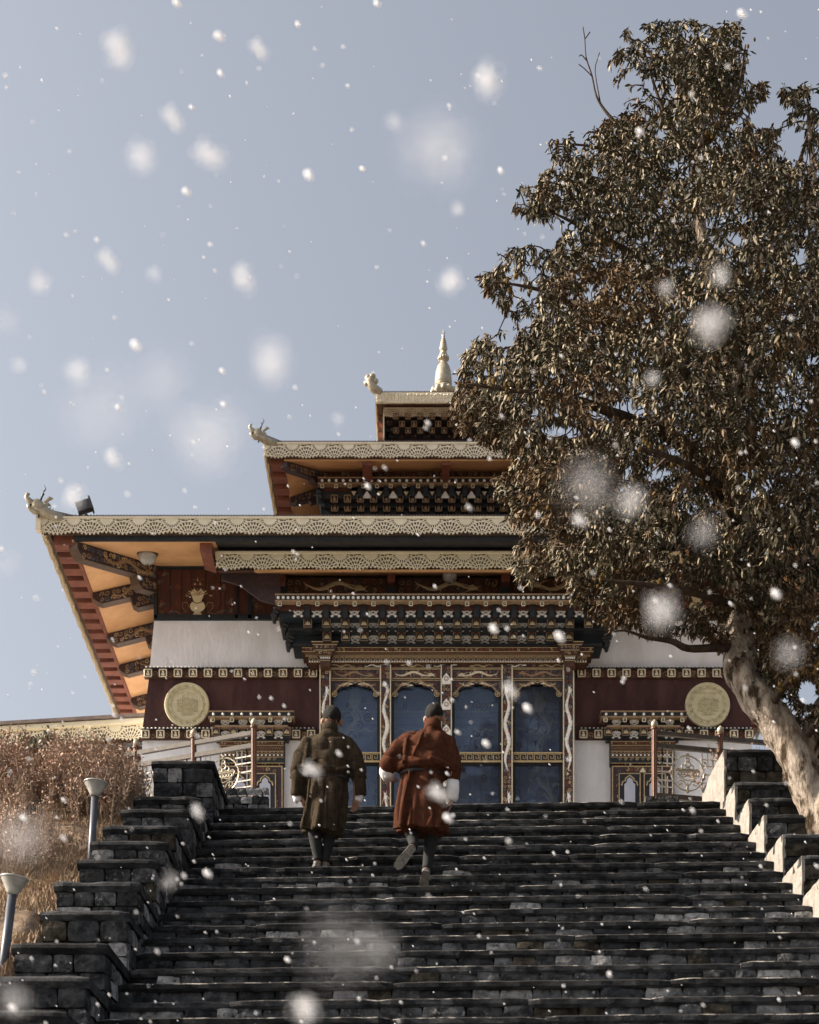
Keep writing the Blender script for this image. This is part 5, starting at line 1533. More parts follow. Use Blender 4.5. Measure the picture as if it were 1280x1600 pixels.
bokeh = [(185, 77, 62, .75, 'bright round one high in the sky at the upper left'), (760, 125, 60, .55, 'soft one high in the sky left of the bare twig'), (220, 245, 58, .35, 'faint one below the brightest upper left flake'),
    (425, 563, 88, .4, 'large soft one above the middle roof'), (330, 680, 150, .2, 'very large faint one left of the middle roof corner'), (165, 640, 180, .16, 'widest faint one in the sky above the left eave'),
    (680, 235, 150, .14, 'very large ghostly one in the sky left of the tree'), (255, 590, 120, .1, 'barely visible large one between two wider pale discs'), (62, 440, 46, .4, 'small soft one near the left edge of the sky'), (706, 440, 48, .45, 'soft one straight above the finial'),
    (1110, 505, 72, .6, 'large glowing one before the upper right foliage'), (1035, 955, 72, .65, 'large glowing one before the white wall under the lowest leaves'), (1098, 830, 64, .35, 'grey blurred one before the dark foliage right of the eaves'),
    (920, 760, 110, .35, 'wide hazy one before the foliage beside the middle roof'), (985, 780, 64, .4, 'smaller hazy one touching the wide one before the foliage'), (535, 1480, 165, .14, 'widest grey one low over the stairs'), (478, 1575, 64, .95, 'brightest one at the bottom edge of the stairs'),
    (1232, 1020, 64, .3, 'grey one right of the upper trunk'), (30, 1310, 120, .3, 'wide white one before the dry shrub stems at the left edge'), (265, 1375, 42, .35, 'grey one in front of the left parapet steps'),
    (120, 580, 50, .3, 'faint one left of center sky above the widest disc'), (115, 775, 46, .8, 'bright oval one just above the floodlight on the roof'), (1125, 430, 42, .35, 'small grey one above the glowing one in the tree'), (615, 190, 38, .2, 'faint one at the upper left rim of the ghostly disc'),
    (1020, 590, 34, .3, 'small dim one in the middle of the foliage'), (240, 428, 32, .22, 'faint one left of the bright flake in the mid sky'), (716, 326, 28, .3, 'small faint one below the ghostly disc'),
    (8, 500, 60, .12, 'half cut faint one at the left picture edge'), (15, 880, 52, .15, 'faint one beside the dragon headed eave corner'), (30, 570, 34, .2, 'small faint one low in the left sky'), (1040, 450, 42, .15, 'dim one left of the small grey one in the tree'),
    (590, 1480, 90, .1, 'dim one overlapping the right side of the widest grey one'), (20, 1560, 80, .25, 'hazy one in the lower left corner'), (528, 655, 28, .3, 'small faint one left of the top roof')]
def near(v, table): return min(table, key=lambda k: abs(k - v))
for px, py, D, al, lab in bokeh:
    s = D * .80; Db = D * .46
    z = 1 / (Db / K + 1 / 17.5)
    size = s * z / F
    key = near(al * (1.0 if py > 600 else 1.5), CL)
    o = inst('snowflake', sn.choice(CL[key]), None, tuple(P(px, py, z)), (sn.uniform(0, 3), sn.uniform(0, 3), sn.uniform(0, 3)), (size,) * 3)
    o['label'] = ('blurred snowflake, ' + lab)[:110]; o['category'] = 'snowflake'; o['group'] = 'large blurred snowflakes near the camera'
sharp = [(405, 77, 26, 'bright one in the upper left sky right of the round blur'), (343, 57, 19, 'left neighbour of the bright upper sky flake'), (270, 185, 32, 'bright one above the widest flat flake'), (328, 243, 42, 'widest flat white one in the left sky'), (170, 408, 30, 'bright one in the left sky between two faint blurs'),
    (380, 435, 36, 'brightest one in the mid sky'), (483, 274, 20, 'small one right of the flat white flake'), (213, 540, 20, 'slanted one at half height in the left sky'), (177, 717, 26, 'slanted bright one above the left eave'), (185, 637, 11, 'tiny one inside the widest pale disc'),
    (1160, 22, 17, 'small one above the top of the tree'), (905, 813, 22, 'bright one before the foliage at the lower eave'), (772, 983, 17, 'bright one before the bracket rows'), (875, 995, 20, 'bright one before the right capital'), (797, 1078, 24, 'flat bright one before the fourth pillar'),
    (825, 1107, 17, 'bright one before the right glazed bay'), (760, 1162, 15, 'bright one before the third glazed bay'), (685, 1240, 30, 'long slanted one before the rust robe'), (308, 1268, 22, 'bright one before the left parapet top'), (487, 1203, 26, 'slanted one before the olive robe'),
    (345, 115, 13, 'tiny one below the pair in the upper left sky'), (292, 300, 16, 'dim slanted one below the flat white flake'), (567, 264, 11, 'tiny one left of the ghostly disc'), (783, 267, 12, 'tiny one in the sky close to the tree'), (348, 580, 12, 'tiny one left of the soft flake over the middle roof'),
    (350, 632, 12, 'tiny one above the middle roof corner ornament'), (590, 6, 13, 'tiny one at the top edge of the sky'), (466, 38, 11, 'tiny one near the top of the sky'), (277, 5, 16, 'small one cut by the top edge at the left'), (300, 168, 10, 'tiny one beside the bright one in the left sky'),
    (325, 1365, 17, 'bright one over the left end of the steps'), (38, 1278, 15, 'bright one before the dry shrub stems'), (1243, 692, 15, 'bright one in the dark foliage at the right edge'), (1213, 928, 19, 'bright one in the foliage above the grey blur'), (700, 1278, 18, 'bright one right of the rust robe hem'),
    (20, 1575, 18, 'bright one in the bottom left corner'), (100, 1250, 10, 'tiny one before the dry shrub'), (1000, 205, 14, 'small one before the top of the foliage'), (575, 760, 12, 'tiny one before the middle tier brackets'), (450, 1500, 12, 'tiny one left of the widest grey blur')]
for px, py, D, lab in sharp:
    s = D * .78; Db = D * .58
    z = 1 / (Db / K + 1 / 17.5)
    size = s * z / F
    big = D > 20.5
    o = inst('snowflake', sn.choice(CL[.8] if big else FL), None, tuple(P(px, py, z)), (0, R(sn.uniform(30, 60)), 0), (size * 1.9, size * 1.1, size * 1.15) if big else (size * 1.15, size * .65, size * .65))
    o['label'] = 'snowflake, ' + lab; o['category'] = 'snowflake'; o['group'] = 'small bright snowflakes'
q = MB()
small = MB(); small.ell((0, 0, 0), (.5, .5, .5), 6)
for i in range(1000):
    z = sn.uniform(4.5, 13.0)
    px, py = sn.uniform(-60, 1340), sn.uniform(-60, 1660)
    if py < 620 and sn.random() < .4: continue
    c = P(px, py, z)
    s = sn.uniform(.0045, .0120)
    a = sn.uniform(.6, 1.0)
    e = s * sn.uniform(1.0, 2.2)
    q.add([(c.x + p[0] * e * math.cos(a) + p[2] * s * .8 * math.sin(a), c.y + p[1] * s, c.z - p[0] * e * math.sin(a) + p[2] * s * .8 * math.cos(a)) for p in small.v], small.f)
o = q.build('falling_snow', M['snow'], kind='stuff')
o['label'] = 'fine snow falling through the air before the stairs'; o['category'] = 'snow'
# ------------------------------------------------------------------ the two men
M['skin'] = mat('skin', (0.27, 0.145, 0.092), (0.23, 0.12, 0.076), 30, 0.55)
M['hair'] = mat('black_hair', (0.006, 0.005, 0.005), (0.026, 0.021, 0.018), 90, 0.7, 1.0, 160, spec=0.2)
M['sock'] = mat('dark_knee_socks', (0.012, 0.012, 0.013), (0.008, 0.008, 0.009), 30, 0.9)
M['shoe'] = mat('dusty_leather_shoes', (0.15, 0.14, 0.12), (0.07, 0.065, 0.06), 25, 0.6)
M['sole'] = mat('sunlit_shoe_sole', (0.20, 0.185, 0.165), (0.11, 0.10, 0.09), 30, 0.9)  # pale soles: sunlight on the raised foot put into the colour
M['cuff'] = mat('white_cotton_cuff', (0.78, 0.76, 0.76), (0.70, 0.68, 0.68), 20, 0.9, 0.3, 40)

def cloth(name, c1, c2, check):
    m = mat(name, c1, c2, 16, 0.92, 0.45, 90, spec=0.08)
    bb = m.node_tree.nodes['Principled BSDF']; bb.inputs['Sheen Weight'].default_value = .08; bb.inputs['Sheen Tint'].default_value = (*[min(1, c * 9) for c in c1], 1)
    if check:
        nt = m.node_tree; b = nt.nodes['Principled BSDF']
        src = b.inputs['Base Color'].links[0].from_socket
        tc = nt.nodes.new('ShaderNodeTexCoord')
        out = src
        for axis in ('X', 'Z'):
            wv = nt.nodes.new('ShaderNodeTexWave'); wv.bands_direction = axis; wv.inputs['Scale'].default_value = 9.0
            wv.inputs['Distortion'].default_value = 0.6; wv.inputs['Detail'].default_value = 1
            nt.links.new(tc.outputs['Object'], wv.inputs['Vector'])
            mr = nt.nodes.new('ShaderNodeMapRange'); mr.inputs['From Min'].default_value = .80; mr.inputs['From Max'].default_value = .97; mr.inputs['To Max'].default_value = .5
            nt.links.new(wv.outputs[1], mr.inputs['Value'])
            mx = nt.nodes.new('ShaderNodeMix'); mx.data_type = 'RGBA'
            nt.links.new(mr.outputs[0], mx.inputs['Factor']); nt.links.new(out, mx.inputs[6]); mx.inputs[7].default_value = (*check, 1)
            out = mx.outputs[2]
        nt.links.new(out, b.inputs['Base Color'])
    return m
M['gho_olive'] = cloth('olive_brown_checked_wool', (0.044, 0.035, 0.023), (0.020, 0.016, 0.0105), (0.056, 0.033, 0.02))
M['gho_rust'] = cloth('rust_brown_wool', (0.070, 0.0255, 0.0135), (0.046, 0.0168, 0.009), None)

def remesh(mb, voxel, smooth_it):
    me = mb.mesh('tmp', [M['skin']])
    o = bpy.data.objects.new('tmp', me); COL.objects.link(o)
    md = o.modifiers.new('r', 'REMESH'); md.mode = 'VOXEL'; md.voxel_size = voxel
    if smooth_it:
        sm = o.modifiers.new('s', 'SMOOTH'); sm.factor = .5; sm.iterations = smooth_it
    dg = bpy.context.evaluated_depsgraph_get(); dg.update()
    out = bpy.data.meshes.new_from_object(o.evaluated_get(dg))
    bpy.data.objects.remove(o); bpy.data.meshes.remove(me)
    return out
def finish(me, name, m, parent, disp=None, **tags):
    co = np.empty(len(me.vertices) * 3); me.vertices.foreach_get('co', co); co = co.reshape(-1, 3)
    if disp:
        no = np.empty(len(me.vertices) * 3); me.vertices.foreach_get('normal', no); no = no.reshape(-1, 3)
        d = np.array([disp(p) for p in co]); co = co + no * d[:, None]
    c = (co.min(0) + co.max(0)) / 2
    me.vertices.foreach_set('co', (co - c).ravel())
    me.polygons.foreach_set('use_smooth', [True] * len(me.polygons))
    me.materials.clear(); me.materials.append(m); me.update(); me.name = name
    pl = WLOC[parent.name]
    return inst(name, me, parent, (pl[0] + c[0], pl[1] + c[1], pl[2] + c[2]), **tags)

def ering(c, rx, ry, z, n=48, pleat=0, ph=0, k=9, back=0.0, tilt=0.0, e=1.0):
    out = []
    for i in range(n):
        a = 2 * math.pi * i / n
        ca, sa = math.cos(a), math.sin(a)
        x = abs(ca) ** e * (1 if ca >= 0 else -1); y = abs(sa) ** e * (1 if sa >= 0 else -1)
        s = 1 + pleat * (math.sin(k * a + ph) * .6 + math.sin((k * 1.7) * a + 2.3 * ph + 1) * .4)
        out.append((c[0] + rx * x * s, c[1] + ry * y * s, z + tilt * x))
    return out

def hand(mb, wrist, dirn, palm_n, curl=0.9, side=1):
    """palm, four unequal bent fingers and a thumb leaving the side of the palm"""
    d = Vector(dirn).normalized(); nrm = Vector(palm_n).normalized(); nrm = (nrm - d * nrm.dot(d)).normalized(); s = d.cross(nrm) * side
    w = Vector(wrist)
    mb.capsule(w, w + d * .03, .026, .028)
    for k in range(4):
        b = w + d * .075 + s * (.030 - .020 * k)
        mb.capsule(w + d * .02 + s * (.016 - .011 * k), b, .016, .0115)
        L = (.036, .041, .038, .029)[k]; p = b
        for j in range(3):
            a = curl * (.35 + .5 * j)
            q = p + (d * math.cos(a) + nrm * math.sin(a)) * (L * (1, .75, .6)[j])
            mb.capsule(p, q, .0105 - .001 * j, .0095 - .001 * j, 8); p = q
    a = w + d * .025 + s * .022
    b = a + (d * .6 + s * .6 + nrm * .35).normalized() * .040; c = b + (d * .85 + nrm * .45).normalized() * .030
    mb.capsule(a, b, .015, .012); mb.capsule(b, c, .0115, .009)

def head_body(mb, hc, k, turn=0.0):
    """skull, face, ears, neck; the face looks along +y"""
    hc = Vector(hc)
    def g(x, y, z):
        return hc + Vector((x * math.cos(turn) - y * math.sin(turn), x * math.sin(turn) + y * math.cos(turn), z)) * k
    mb.ell(g(0, -.015, .03), (.080 * k, .097 * k, .090 * k), 20)
    mb.ell(g(0, .030, -.035), (.064 * k, .070 * k, .085 * k), 18)
    mb.ell(g(0, .072, -.092), (.028 * k, .024 * k, .024 * k), 10)
    mb.capsule(g(0, .094, .005), g(0, .112, -.032), .010 * k, .015 * k, 8)
    mb.capsule(g(-.022, .093, -.062), g(.022, .093, -.062), .010 * k, .010 * k, 8)
    for s in (-1, 1):
        mb.ell(g(.084 * s, -.008, -.015), (.020 * k, .022 * k, .034 * k), 10)
        mb.ell(g(.030 * s, .082, .010), (.014 * k, .010 * k, .009 * k), 8)
        mb.ell(g(.034 * s, .080, .030), (.026 * k, .012 * k, .008 * k), 8)
    return g

def hair_cap(parent, hc, k, turn, base):
    """close-cropped hair hugging the skull, low on the nape, clear of the ears"""
    q = MB(); hc = Vector(hc); rg = []
    n = 40
    for i in range(n):
        col = []
        a = 2 * math.pi * i / n
        ca, sa = math.cos(a), math.sin(a)
        # lower limit of the hair: forehead high, ears notched, nape low
        lim = 2.20 + .34 * (-sa if sa < 0 else 0) - (.72 * max(0, sa) ** .8) - .28 * max(0, abs(ca) - .86) / .14
        for j in range(11):
            t = 0.02 + lim * j / 10
            wv = 1 + .006 * math.sin(a * 17 + j) + .005 * math.sin(a * 29 - j * 2)
            rr = (1.028 - .03 * max(0, (j - 6) / 4)) * wv
            x, y, z = .083 * rr * math.sin(t) * ca, .100 * rr * math.sin(t) * sa - .016, .030 + .096 * rr * math.cos(t)
            if t > 1.7 and sa < .2: y += .018 * (t - 1.7); x *= 1 - .12 * (t - 1.7)
            col.append(tuple(hc + Vector((x * math.cos(turn) - y * math.sin(turn), x * math.sin(turn) + y * math.cos(turn), z)) * k + Vector(base)))
        rg.append(col)
    v = [p for c in rg for p in c]
    f = [(i * 11 + j, i * 11 + j + 1, ((i + 1) % n) * 11 + j + 1, ((i + 1) % n) * 11 + j) for i in range(n) for j in range(10)]
    f.append(tuple(i * 11 for i in range(n)))
    v = [tuple(Vector(p) + Vector([mnoise.noise(Vector(p) * 95 + Vector((c_ * 9, 0, 0))) * .0042 for c_ in range(3)])) for p in v]
    inner = [tuple(Vector(p) * .96 + (hc + Vector(base)) * .04) for p in v]
    q.add(v, f)
    q.build('hair', M['hair'], parent, smooth=True)

def sleeve(pts, radii, flat=1.0):
    return pts, radii

def man(name_label, base, spec):
    t = thing('person', base, name_label, 'person')
    body = MB()
    sp = spec
    hc = sp['head']
    head_body(body, hc, sp['k'], sp['turn'])
    body.capsule((hc[0], hc[1] - .02, hc[2] - .05), (sp['neck'][0], sp['neck'][1], sp['neck'][2] - .06), .054, .062)
    body.capsule((0 + sp['chest'][0], sp['chest'][1], sp['chest'][2]), sp['pelvis'], .13, .12)
    body.capsule((sp['chest'][0] - .1, sp['chest'][1], sp['chest'][2] + .04), (sp['chest'][0] + .09, sp['chest'][1], sp['chest'][2] + .04), .070, .070)
    for leg in sp['legs']:
        h, kn, an, hl, to = leg
        body.capsule(sp['pelvis'], h, .10, .09); body.capsule(h, kn, .082, .055); 
        mid = Vector(kn).lerp(Vector(an), .35)
        body.capsule(kn, mid, .053, .055); body.capsule(mid, an, .055, .036)
        body.capsule(an, hl, .036, .032); body.capsule(hl, to, .032, .03)
    for arm in sp['arms']:
        sh, el, wr, hd, pn, side = arm
        body.capsule((sp['chest'][0] + (sh[0] - sp['chest'][0]) * .5, sh[1], sh[2] - .02), (sh[0] * .9, sh[1], sh[2] - .045), .045, .045)
        body.capsule((sh[0] * .9, sh[1], sh[2] - .045), el, .045, .040); body.capsule(el, wr, .042, .027)
        hand(body, wr, hd, pn, .95, side)
    finish(remesh(body, .0058, 2), 'body', M['skin'], t)
    hair_cap(t, hc, sp['k'], sp['turn'], base)
    # socks and shoes
    for leg in sp['legs']:
        h, kn, an, hl, to = [Vector(p) for p in leg]
        mid = kn.lerp(an, .35); q = MB()
        q.tube([kn + (h - kn) * .12, kn, mid, kn.lerp(an, .75), an, an.lerp(hl, .6)], [.070, .063, .064, .050, .043, .046], 16)
        for i in range(len(q.v)): q.v[i] = tuple(Vector(q.v[i]) + Vector(base) + Vector((mnoise.noise(Vector(q.v[i]) * 22) * .004,) * 2 + (0,)))
        q.build('sock', M['sock'], t, smooth=True)
        q = MB()
        dirn = (to - hl).normalized(); L = (to - hl).length
        sole_n = (an - hl); sole_n = (sole_n - dirn * sole_n.dot(dirn)).normalized(); sd = dirn.cross(sole_n)
        rg = []
        for f_, w, hgt in ((-.18, .016, .03), (-.14, .034, .055), (0, .040, .075), (.25, .038, .072), (.5, .043, .055), (.8, .047, .045), (1.05, .040, .034), (1.2, .020, .018)):
            c = hl + dirn * (L * f_) - sole_n * .028
            rg.append([c + sd * (w * math.cos(a)) + sole_n * (hgt * (.5 + .5 * math.sin(a)) if math.sin(a) > -.5 else 0.0) for a in [2 * math.pi * i / 14 for i in range(14)]])
        q.rings([[tuple(p + Vector(base)) for p in r] for r in rg]); q.build('shoe', M['shoe'], t, smooth=True)
        q = MB()
        rg = []
        for f_, w in ((-.19, .024), (-.1, .038), (.2, .036), (.5, .044), (.85, .048), (1.08, .040), (1.2, .024)):
            c = hl + dirn * (L * f_) - sole_n * .030
            rg.append([tuple(c + sd * a + sole_n * b + Vector(base)) for a, b in ((w, .010), (-w, .010), (-w, -.010), (w, -.010))])
        q.rings(rg); q.build('shoe_sole', M['sole'], t)
    # the robe: bloused top, wide sleeves, pleated skirt
    rb = MB()
    rb.rings([ering(c, rx, ry, z, pleat=pl, ph=ph, k=kk) for z, c, rx, ry, pl, ph, kk in sp['torso']])
    rb.rings([ering(c, rx, ry, z, 72, pl, ph, kk, tilt=tl) for z, c, rx, ry, pl, ph, kk, tl in sp['skirt']])
    for pts, rad in sp['sleeves']:
        rb.tube(pts, rad, 18)
    for a, b, ra, rb_ in sp.get('folds', []):
        rb.capsule(a, b, ra, rb_, 10)
    me = remesh(rb, .0085, 2)
    ox = sp['seed']
    def disp(p):
        d = mnoise.noise((p[0] * 6 + ox, p[1] * 6, p[2] * 2.6)) * .012 + mnoise.noise((p[0] * 15 + ox, p[1] * 13, p[2] * 6)) * .009
        if p[2] < sp['belt']:
            d += mnoise.noise((p[0] * 13 + ox, p[1] * 13, p[2] * 1.0)) * .018
        else:
            q_ = p[0] * .8 + p[2]
            d += mnoise.noise((q_ * 9 + ox, p[1] * 5, (p[0] - p[2]) * 3)) * .011
            rg_ = 1 - abs(mnoise.noise((q_ * 6 + ox, p[1] * 6, (p[0] * .6 - p[2]) * 4 + ox)))
            d -= rg_ ** 7 * .020
        if p[2] < sp['belt']:
            rg_ = 1 - abs(mnoise.noise((p[0] * 8 + ox, p[1] * 8, p[2] * .9)))
            d -= rg_ ** 6 * .026
        return d
    finish(me, 'robe', M[sp['cloth']], t, disp)
    q = MB()
    for i in range(1):
        z = sp['belt']; c = sp['beltc']
        q.rings([[(p[0] + base[0], p[1] + base[1], p[2] + base[2]) for p in ering(c[:2], c[2], c[3], zz)] for zz in (z - .022, z + .022)])
    q.build('belt', M['black'], t, smooth=True)
    q = MB(); nk = sp['neck']
    rg = []
    for k_, (rx, ry, dz) in enumerate(((.092, .088, -.045), (.084, .082, .000), (.077, .077, .052), (.071, .071, .050), (.071, .071, -.04))):
        rg.append([(nk[0] + base[0] + rx * math.cos(a), nk[1] + base[1] + ry * math.sin(a), nk[2] + base[2] + dz - .018 * math.sin(a)) for a in [2 * math.pi * i / 28 for i in range(28)]])
    q.rings(rg); q.build('collar', M[sp['cloth']], t, smooth=True)
    for pts, rad in sp['cuffs']:
        q = MB(); q.tube([tuple(Vector(p) + Vector(base)) for p in pts], rad, 18)
        q.v = [(x + mnoise.noise((x * 30, y * 30, z * 14)) * .006, y + mnoise.noise((x * 30 + 9, y * 30, z * 14)) * .006, z) for x, y, z in q.v]
        q.build('cuff', M['cuff'], t, smooth=True)
    return t

b1 = (X(513, 16.32), 16.40, TOPZ - RISE * 7)
man('man in dark olive checked robe and knee socks climbing the stairs', b1, dict(
    k=1.10, turn=.12, seed=3.0, cloth='gho_olive', head=(.03, .03, 1.468), neck=(.01, .0, 1.358), chest=(0, 0, 1.16), pelvis=(-.01, 0, .86), belt=.885, beltc=(-.005, 0, .205, .150),
    legs=[((-.09, 0, .80), (-.15, .0, .42), (-.105, -.01, .10), (-.11, -.015, .045), (-.14, .16, .03)),
          ((.06, .0, .80), (.02, .04, .42), (-.035, .02, .10), (-.035, .02, .045), (-.01, .20, .03))],
    arms=[((-.19, 0, 1.24), (-.29, -.03, .98), (-.265, .03, .72), (.12, .10, -1), (1, 0, 0), 1), ((.19, 0, 1.24), (.28, -.02, .98), (.265, .02, .70), (-.05, .1, -1), (-.5, -.8, 0), -1)],
    torso=[(.875, (-.01, 0), .195, .140, 0, 0, 7), (.90, (-.02, -.005), .232, .165, .02, 1, 7), (.935, (-.025, -.01), .245, .178, .03, 1, 7), (1.0, (-.01, -.005), .236, .168, .025, 2, 6), (1.1, (0, 0), .226, .158, .012, 2, 6), (1.19, (0, 0), .222, .150, .008, 2, 5),
           (1.25, (0, 0), .210, .138, 0, 0, 5), (1.295, (0, 0), .178, .118, 0, 0, 5), (1.33, (.005, 0), .125, .098, 0, 0, 5), (1.36, (.01, 0), .088, .085, 0, 0, 5)],
    skirt=[(.93, (-.01, 0), .19, .138, 0, 0, 9, 0), (.86, (-.01, 0), .205, .150, .02, 1, 9, 0), (.70, (-.02, -.005), .215, .165, .06, 1.0, 7, 0), (.52, (-.045, -.01), .208, .172, .12, 1.2, 7, -.01), (.40, (-.06, -.01), .200, .175, .17, 1.4, 7, -.02), (.335, (-.065, -.01), .196, .178, .20, 1.5, 7, -.03)],
    sleeves=[([(-.10, 0, 1.27), (-.19, 0, 1.235), (-.26, -.02, 1.10), (-.295, -.03, .97), (-.305, -.01, .85), (-.315, .01, .745), (-.317, .015, .722)], [.08, .085, .088, .088, .080, .082, .082]),
             ([(.10, 0, 1.27), (.185, 0, 1.235), (.25, -.01, 1.10), (.28, -.02, .97), (.30, .0, .85), (.312, .01, .742), (.314, .015, .716)], [.08, .085, .088, .086, .076, .076, .076])],
    folds=[((-.20, -.085, 1.20), (-.225, -.12, .97), 0.018, 0.026), ((-.30, -.05, .92), (-.12, -.165, 1.03), 0.024, 0.013), ((-.18, -.15, .82), (-.235, -.14, .40), 0.017, 0.030), ((-.02, -.165, .68), (-.025, -.185, .345), 0.010, 0.024), ((-.10, -.16, .6), (-.14, -.175, .345), 0.010, 0.021), ((.20, -.12, .95), (.1, -.165, .92), 0.032, 0.021)],
    cuffs=[([(-.316, .012, .735), (-.305, .02, .69), (-.290, .028, .672)], [.046, .048, .042]), ([(.300, .012, .735), (.292, .02, .69), (.285, .024, .675)], [.043, .044, .038])]))

b2 = (X(664, 15.62), 15.66, TOPZ - RISE * 9)
man('man in rust brown robe with white cuffs stepping up with one foot raised', b2, dict(
    k=1.02, turn=-.10, seed=11.0, cloth='gho_rust', head=(.09, .06, 1.660), neck=(.075, .03, 1.552), chest=(0.03, .02, 1.36), pelvis=(0, 0, 1.06), belt=1.115, beltc=(-.03, 0, .205, .150),
    legs=[((-.09, 0, 1.0), (-.125, .06, .62), (-.105, -.16, .385), (-.125, -.205, .345), (-.245, -.14, .215)),
          ((.07, .0, 1.0), (.075, .05, .60), (.020, -.045, .215), (.010, -.085, .165), (-.015, .065, .045))],
    arms=[((-.18, .02, 1.42), (-.335, -.04, 1.22), (-.33, .18, 1.17), (.1, 1, -.1), (1, 0, .2), 1), ((.22, .02, 1.40), (.255, -.03, 1.14), (.245, .03, .90), (.0, .25, -1), (-1, 0, 0), -1)],
    torso=[(1.10, (-.03, 0), .200, .145, 0, 0, 7), (1.13, (-.03, -.012), .245, .178, .02, 1, 7), (1.17, (-.025, -.016), .258, .192, .03, 1, 7), (1.23, (-.01, -.01), .250, .180, .025, 2.6, 6), (1.31, (.01, 0), .236, .165, .012, 2, 6), (1.38, (.025, .01), .228, .153, .008, 2, 5),
           (1.43, (.035, .015), .213, .138, 0, 0, 5), (1.475, (.045, .02), .178, .118, 0, 0, 5), (1.515, (.06, .025), .125, .098, 0, 0, 5), (1.548, (.073, .03), .090, .086, 0, 0, 5)],
    skirt=[(1.15, (-.03, 0), .195, .14, 0, 0, 9, 0), (1.08, (-.03, 0), .212, .155, .02, 1, 9, 0), (.92, (-.03, -.01), .232, .175, .06, 2.0, 7, 0), (.75, (-.03, -.02), .248, .190, .11, 2.2, 7, -.01), (.62, (-.03, -.025), .255, .200, .15, 2.4, 7, -.015), (.545, (-.03, -.03), .258, .205, .18, 2.5, 7, -.02)],
    sleeves=[([(-.08, .02, 1.44), (-.17, .015, 1.415), (-.255, -.01, 1.32), (-.315, -.03, 1.235), (-.345, .00, 1.195), (-.35, .05, 1.18)], [.085, .092, .094, .092, .088, .080]),
             ([(.12, .02, 1.44), (.215, .02, 1.40), (.25, .0, 1.27), (.262, -.01, 1.16), (.262, .0, 1.075), (.260, .0, 1.04)], [.085, .09, .088, .084, .076, .074])],
    folds=[((-.17, -.10, 1.40), (-.20, -.16, 1.18), 0.021, 0.032), ((-.02, -.15, 1.44), (-.12, -.17, 1.2), 0.013, 0.017), ((-.14, -.17, 1.08), (-.225, -.18, .58), 0.024, 0.036), ((.10, -.17, 1.05), (.16, -.19, .60), 0.015, 0.028), ((-.02, -.18, .84), (.08, -.20, .66), 0.013, 0.021), ((.08, -.20, .66), (.02, -.215, .56), 0.017, 0.013), ((.05, -.17, 1.185), (.21, -.13, 1.15), 0.038, 0.032)],
    cuffs=[([(-.352, .0, 1.172), (-.355, .07, 1.155), (-.345, .14, 1.15), (-.338, .16, 1.155)], [.074, .076, .072, .055]), ([(.262, .0, 1.05), (.262, .01, .96), (.258, .02, .885), (.252, .025, .872)], [.062, .064, .058, .045])]))
# ------------------------------------------------------------------ the old rhododendron
def leaf_mat(name, top, under, rough=0.58, rand=True):
    m = bpy.data.materials.new(name); m.use_nodes = True
    nt = m.node_tree; b = nt.nodes['Principled BSDF']; b.inputs['Roughness'].default_value = rough
    b.inputs['Specular IOR Level'].default_value = 0.22
    g = nt.nodes.new('ShaderNodeNewGeometry')
    n = nt.nodes.new('ShaderNodeTexNoise'); n.inputs['Scale'].default_value = 2.2; n.inputs['Detail'].default_value = 5
    nt.links.new(g.outputs['Position'], n.inputs['Vector'])
    def pair(a, c):
        x = nt.nodes.new('ShaderNodeMix'); x.data_type = 'RGBA'
        r = nt.nodes.new('ShaderNodeMapRange'); r.inputs['From Min'].default_value = .38; r.inputs['From Max'].default_value = .62
        nt.links.new(n.outputs[0], r.inputs['Value']); nt.links.new(r.outputs[0], x.inputs['Factor'])
        x.inputs[6].default_value = (*a, 1); x.inputs[7].default_value = (*c, 1); return x.outputs[2]
    mx = nt.nodes.new('ShaderNodeMix'); mx.data_type = 'RGBA'
    nt.links.new(g.outputs['Backfacing'], mx.inputs['Factor'])
    nt.links.new(pair(*top), mx.inputs[6]); nt.links.new(pair(*under), mx.inputs[7])
    nt.links.new(mx.outputs[2], b.inputs['Base Color'])
    return m
M['leaf'] = leaf_mat('rhododendron_leaf', ((0.026, 0.027, 0.014), (0.058, 0.050, 0.026)), ((0.18, 0.145, 0.092), (0.29, 0.238, 0.160)))
M['deadleaf'] = leaf_mat('browned_leaf', ((0.085, 0.052, 0.022), (0.055, 0.030, 0.013)), ((0.15, 0.098, 0.05), (0.11, 0.07, 0.035)), .6)
M['bark'] = mat('pale_weathered_bark', (0.48, 0.41, 0.34), (0.19, 0.145, 0.11), 7, 0.95, 1.0, 20, spec=0.1, bdist=0.06, c3=(0.05, 0.034, 0.02), s3=5, lo3=0.53, hi3=0.62, stretch=(1.6, 1.6, .6))
M['twig'] = mat('dark_twig_bark', (0.035, 0.026, 0.020), (0.075, 0.055, 0.040), 12, 0.9, spec=0.1)
M['moss'] = mat('golden_moss', (0.15, 0.09, 0.03), (0.075, 0.05, 0.02), 14, 1.0, 0.9, 70, spec=0.05)

TYD = 17.0
nr = np.random.default_rng(4)
tr_ = random.Random(14)
tree = thing('rhododendron_tree', (X(1300, 16.6), 16.6, hill_z(X(1300, 16.6), 16.6)), 'big leaning rhododendron tree with pale bark and drooping olive leaves, right of the stairs', 'tree')

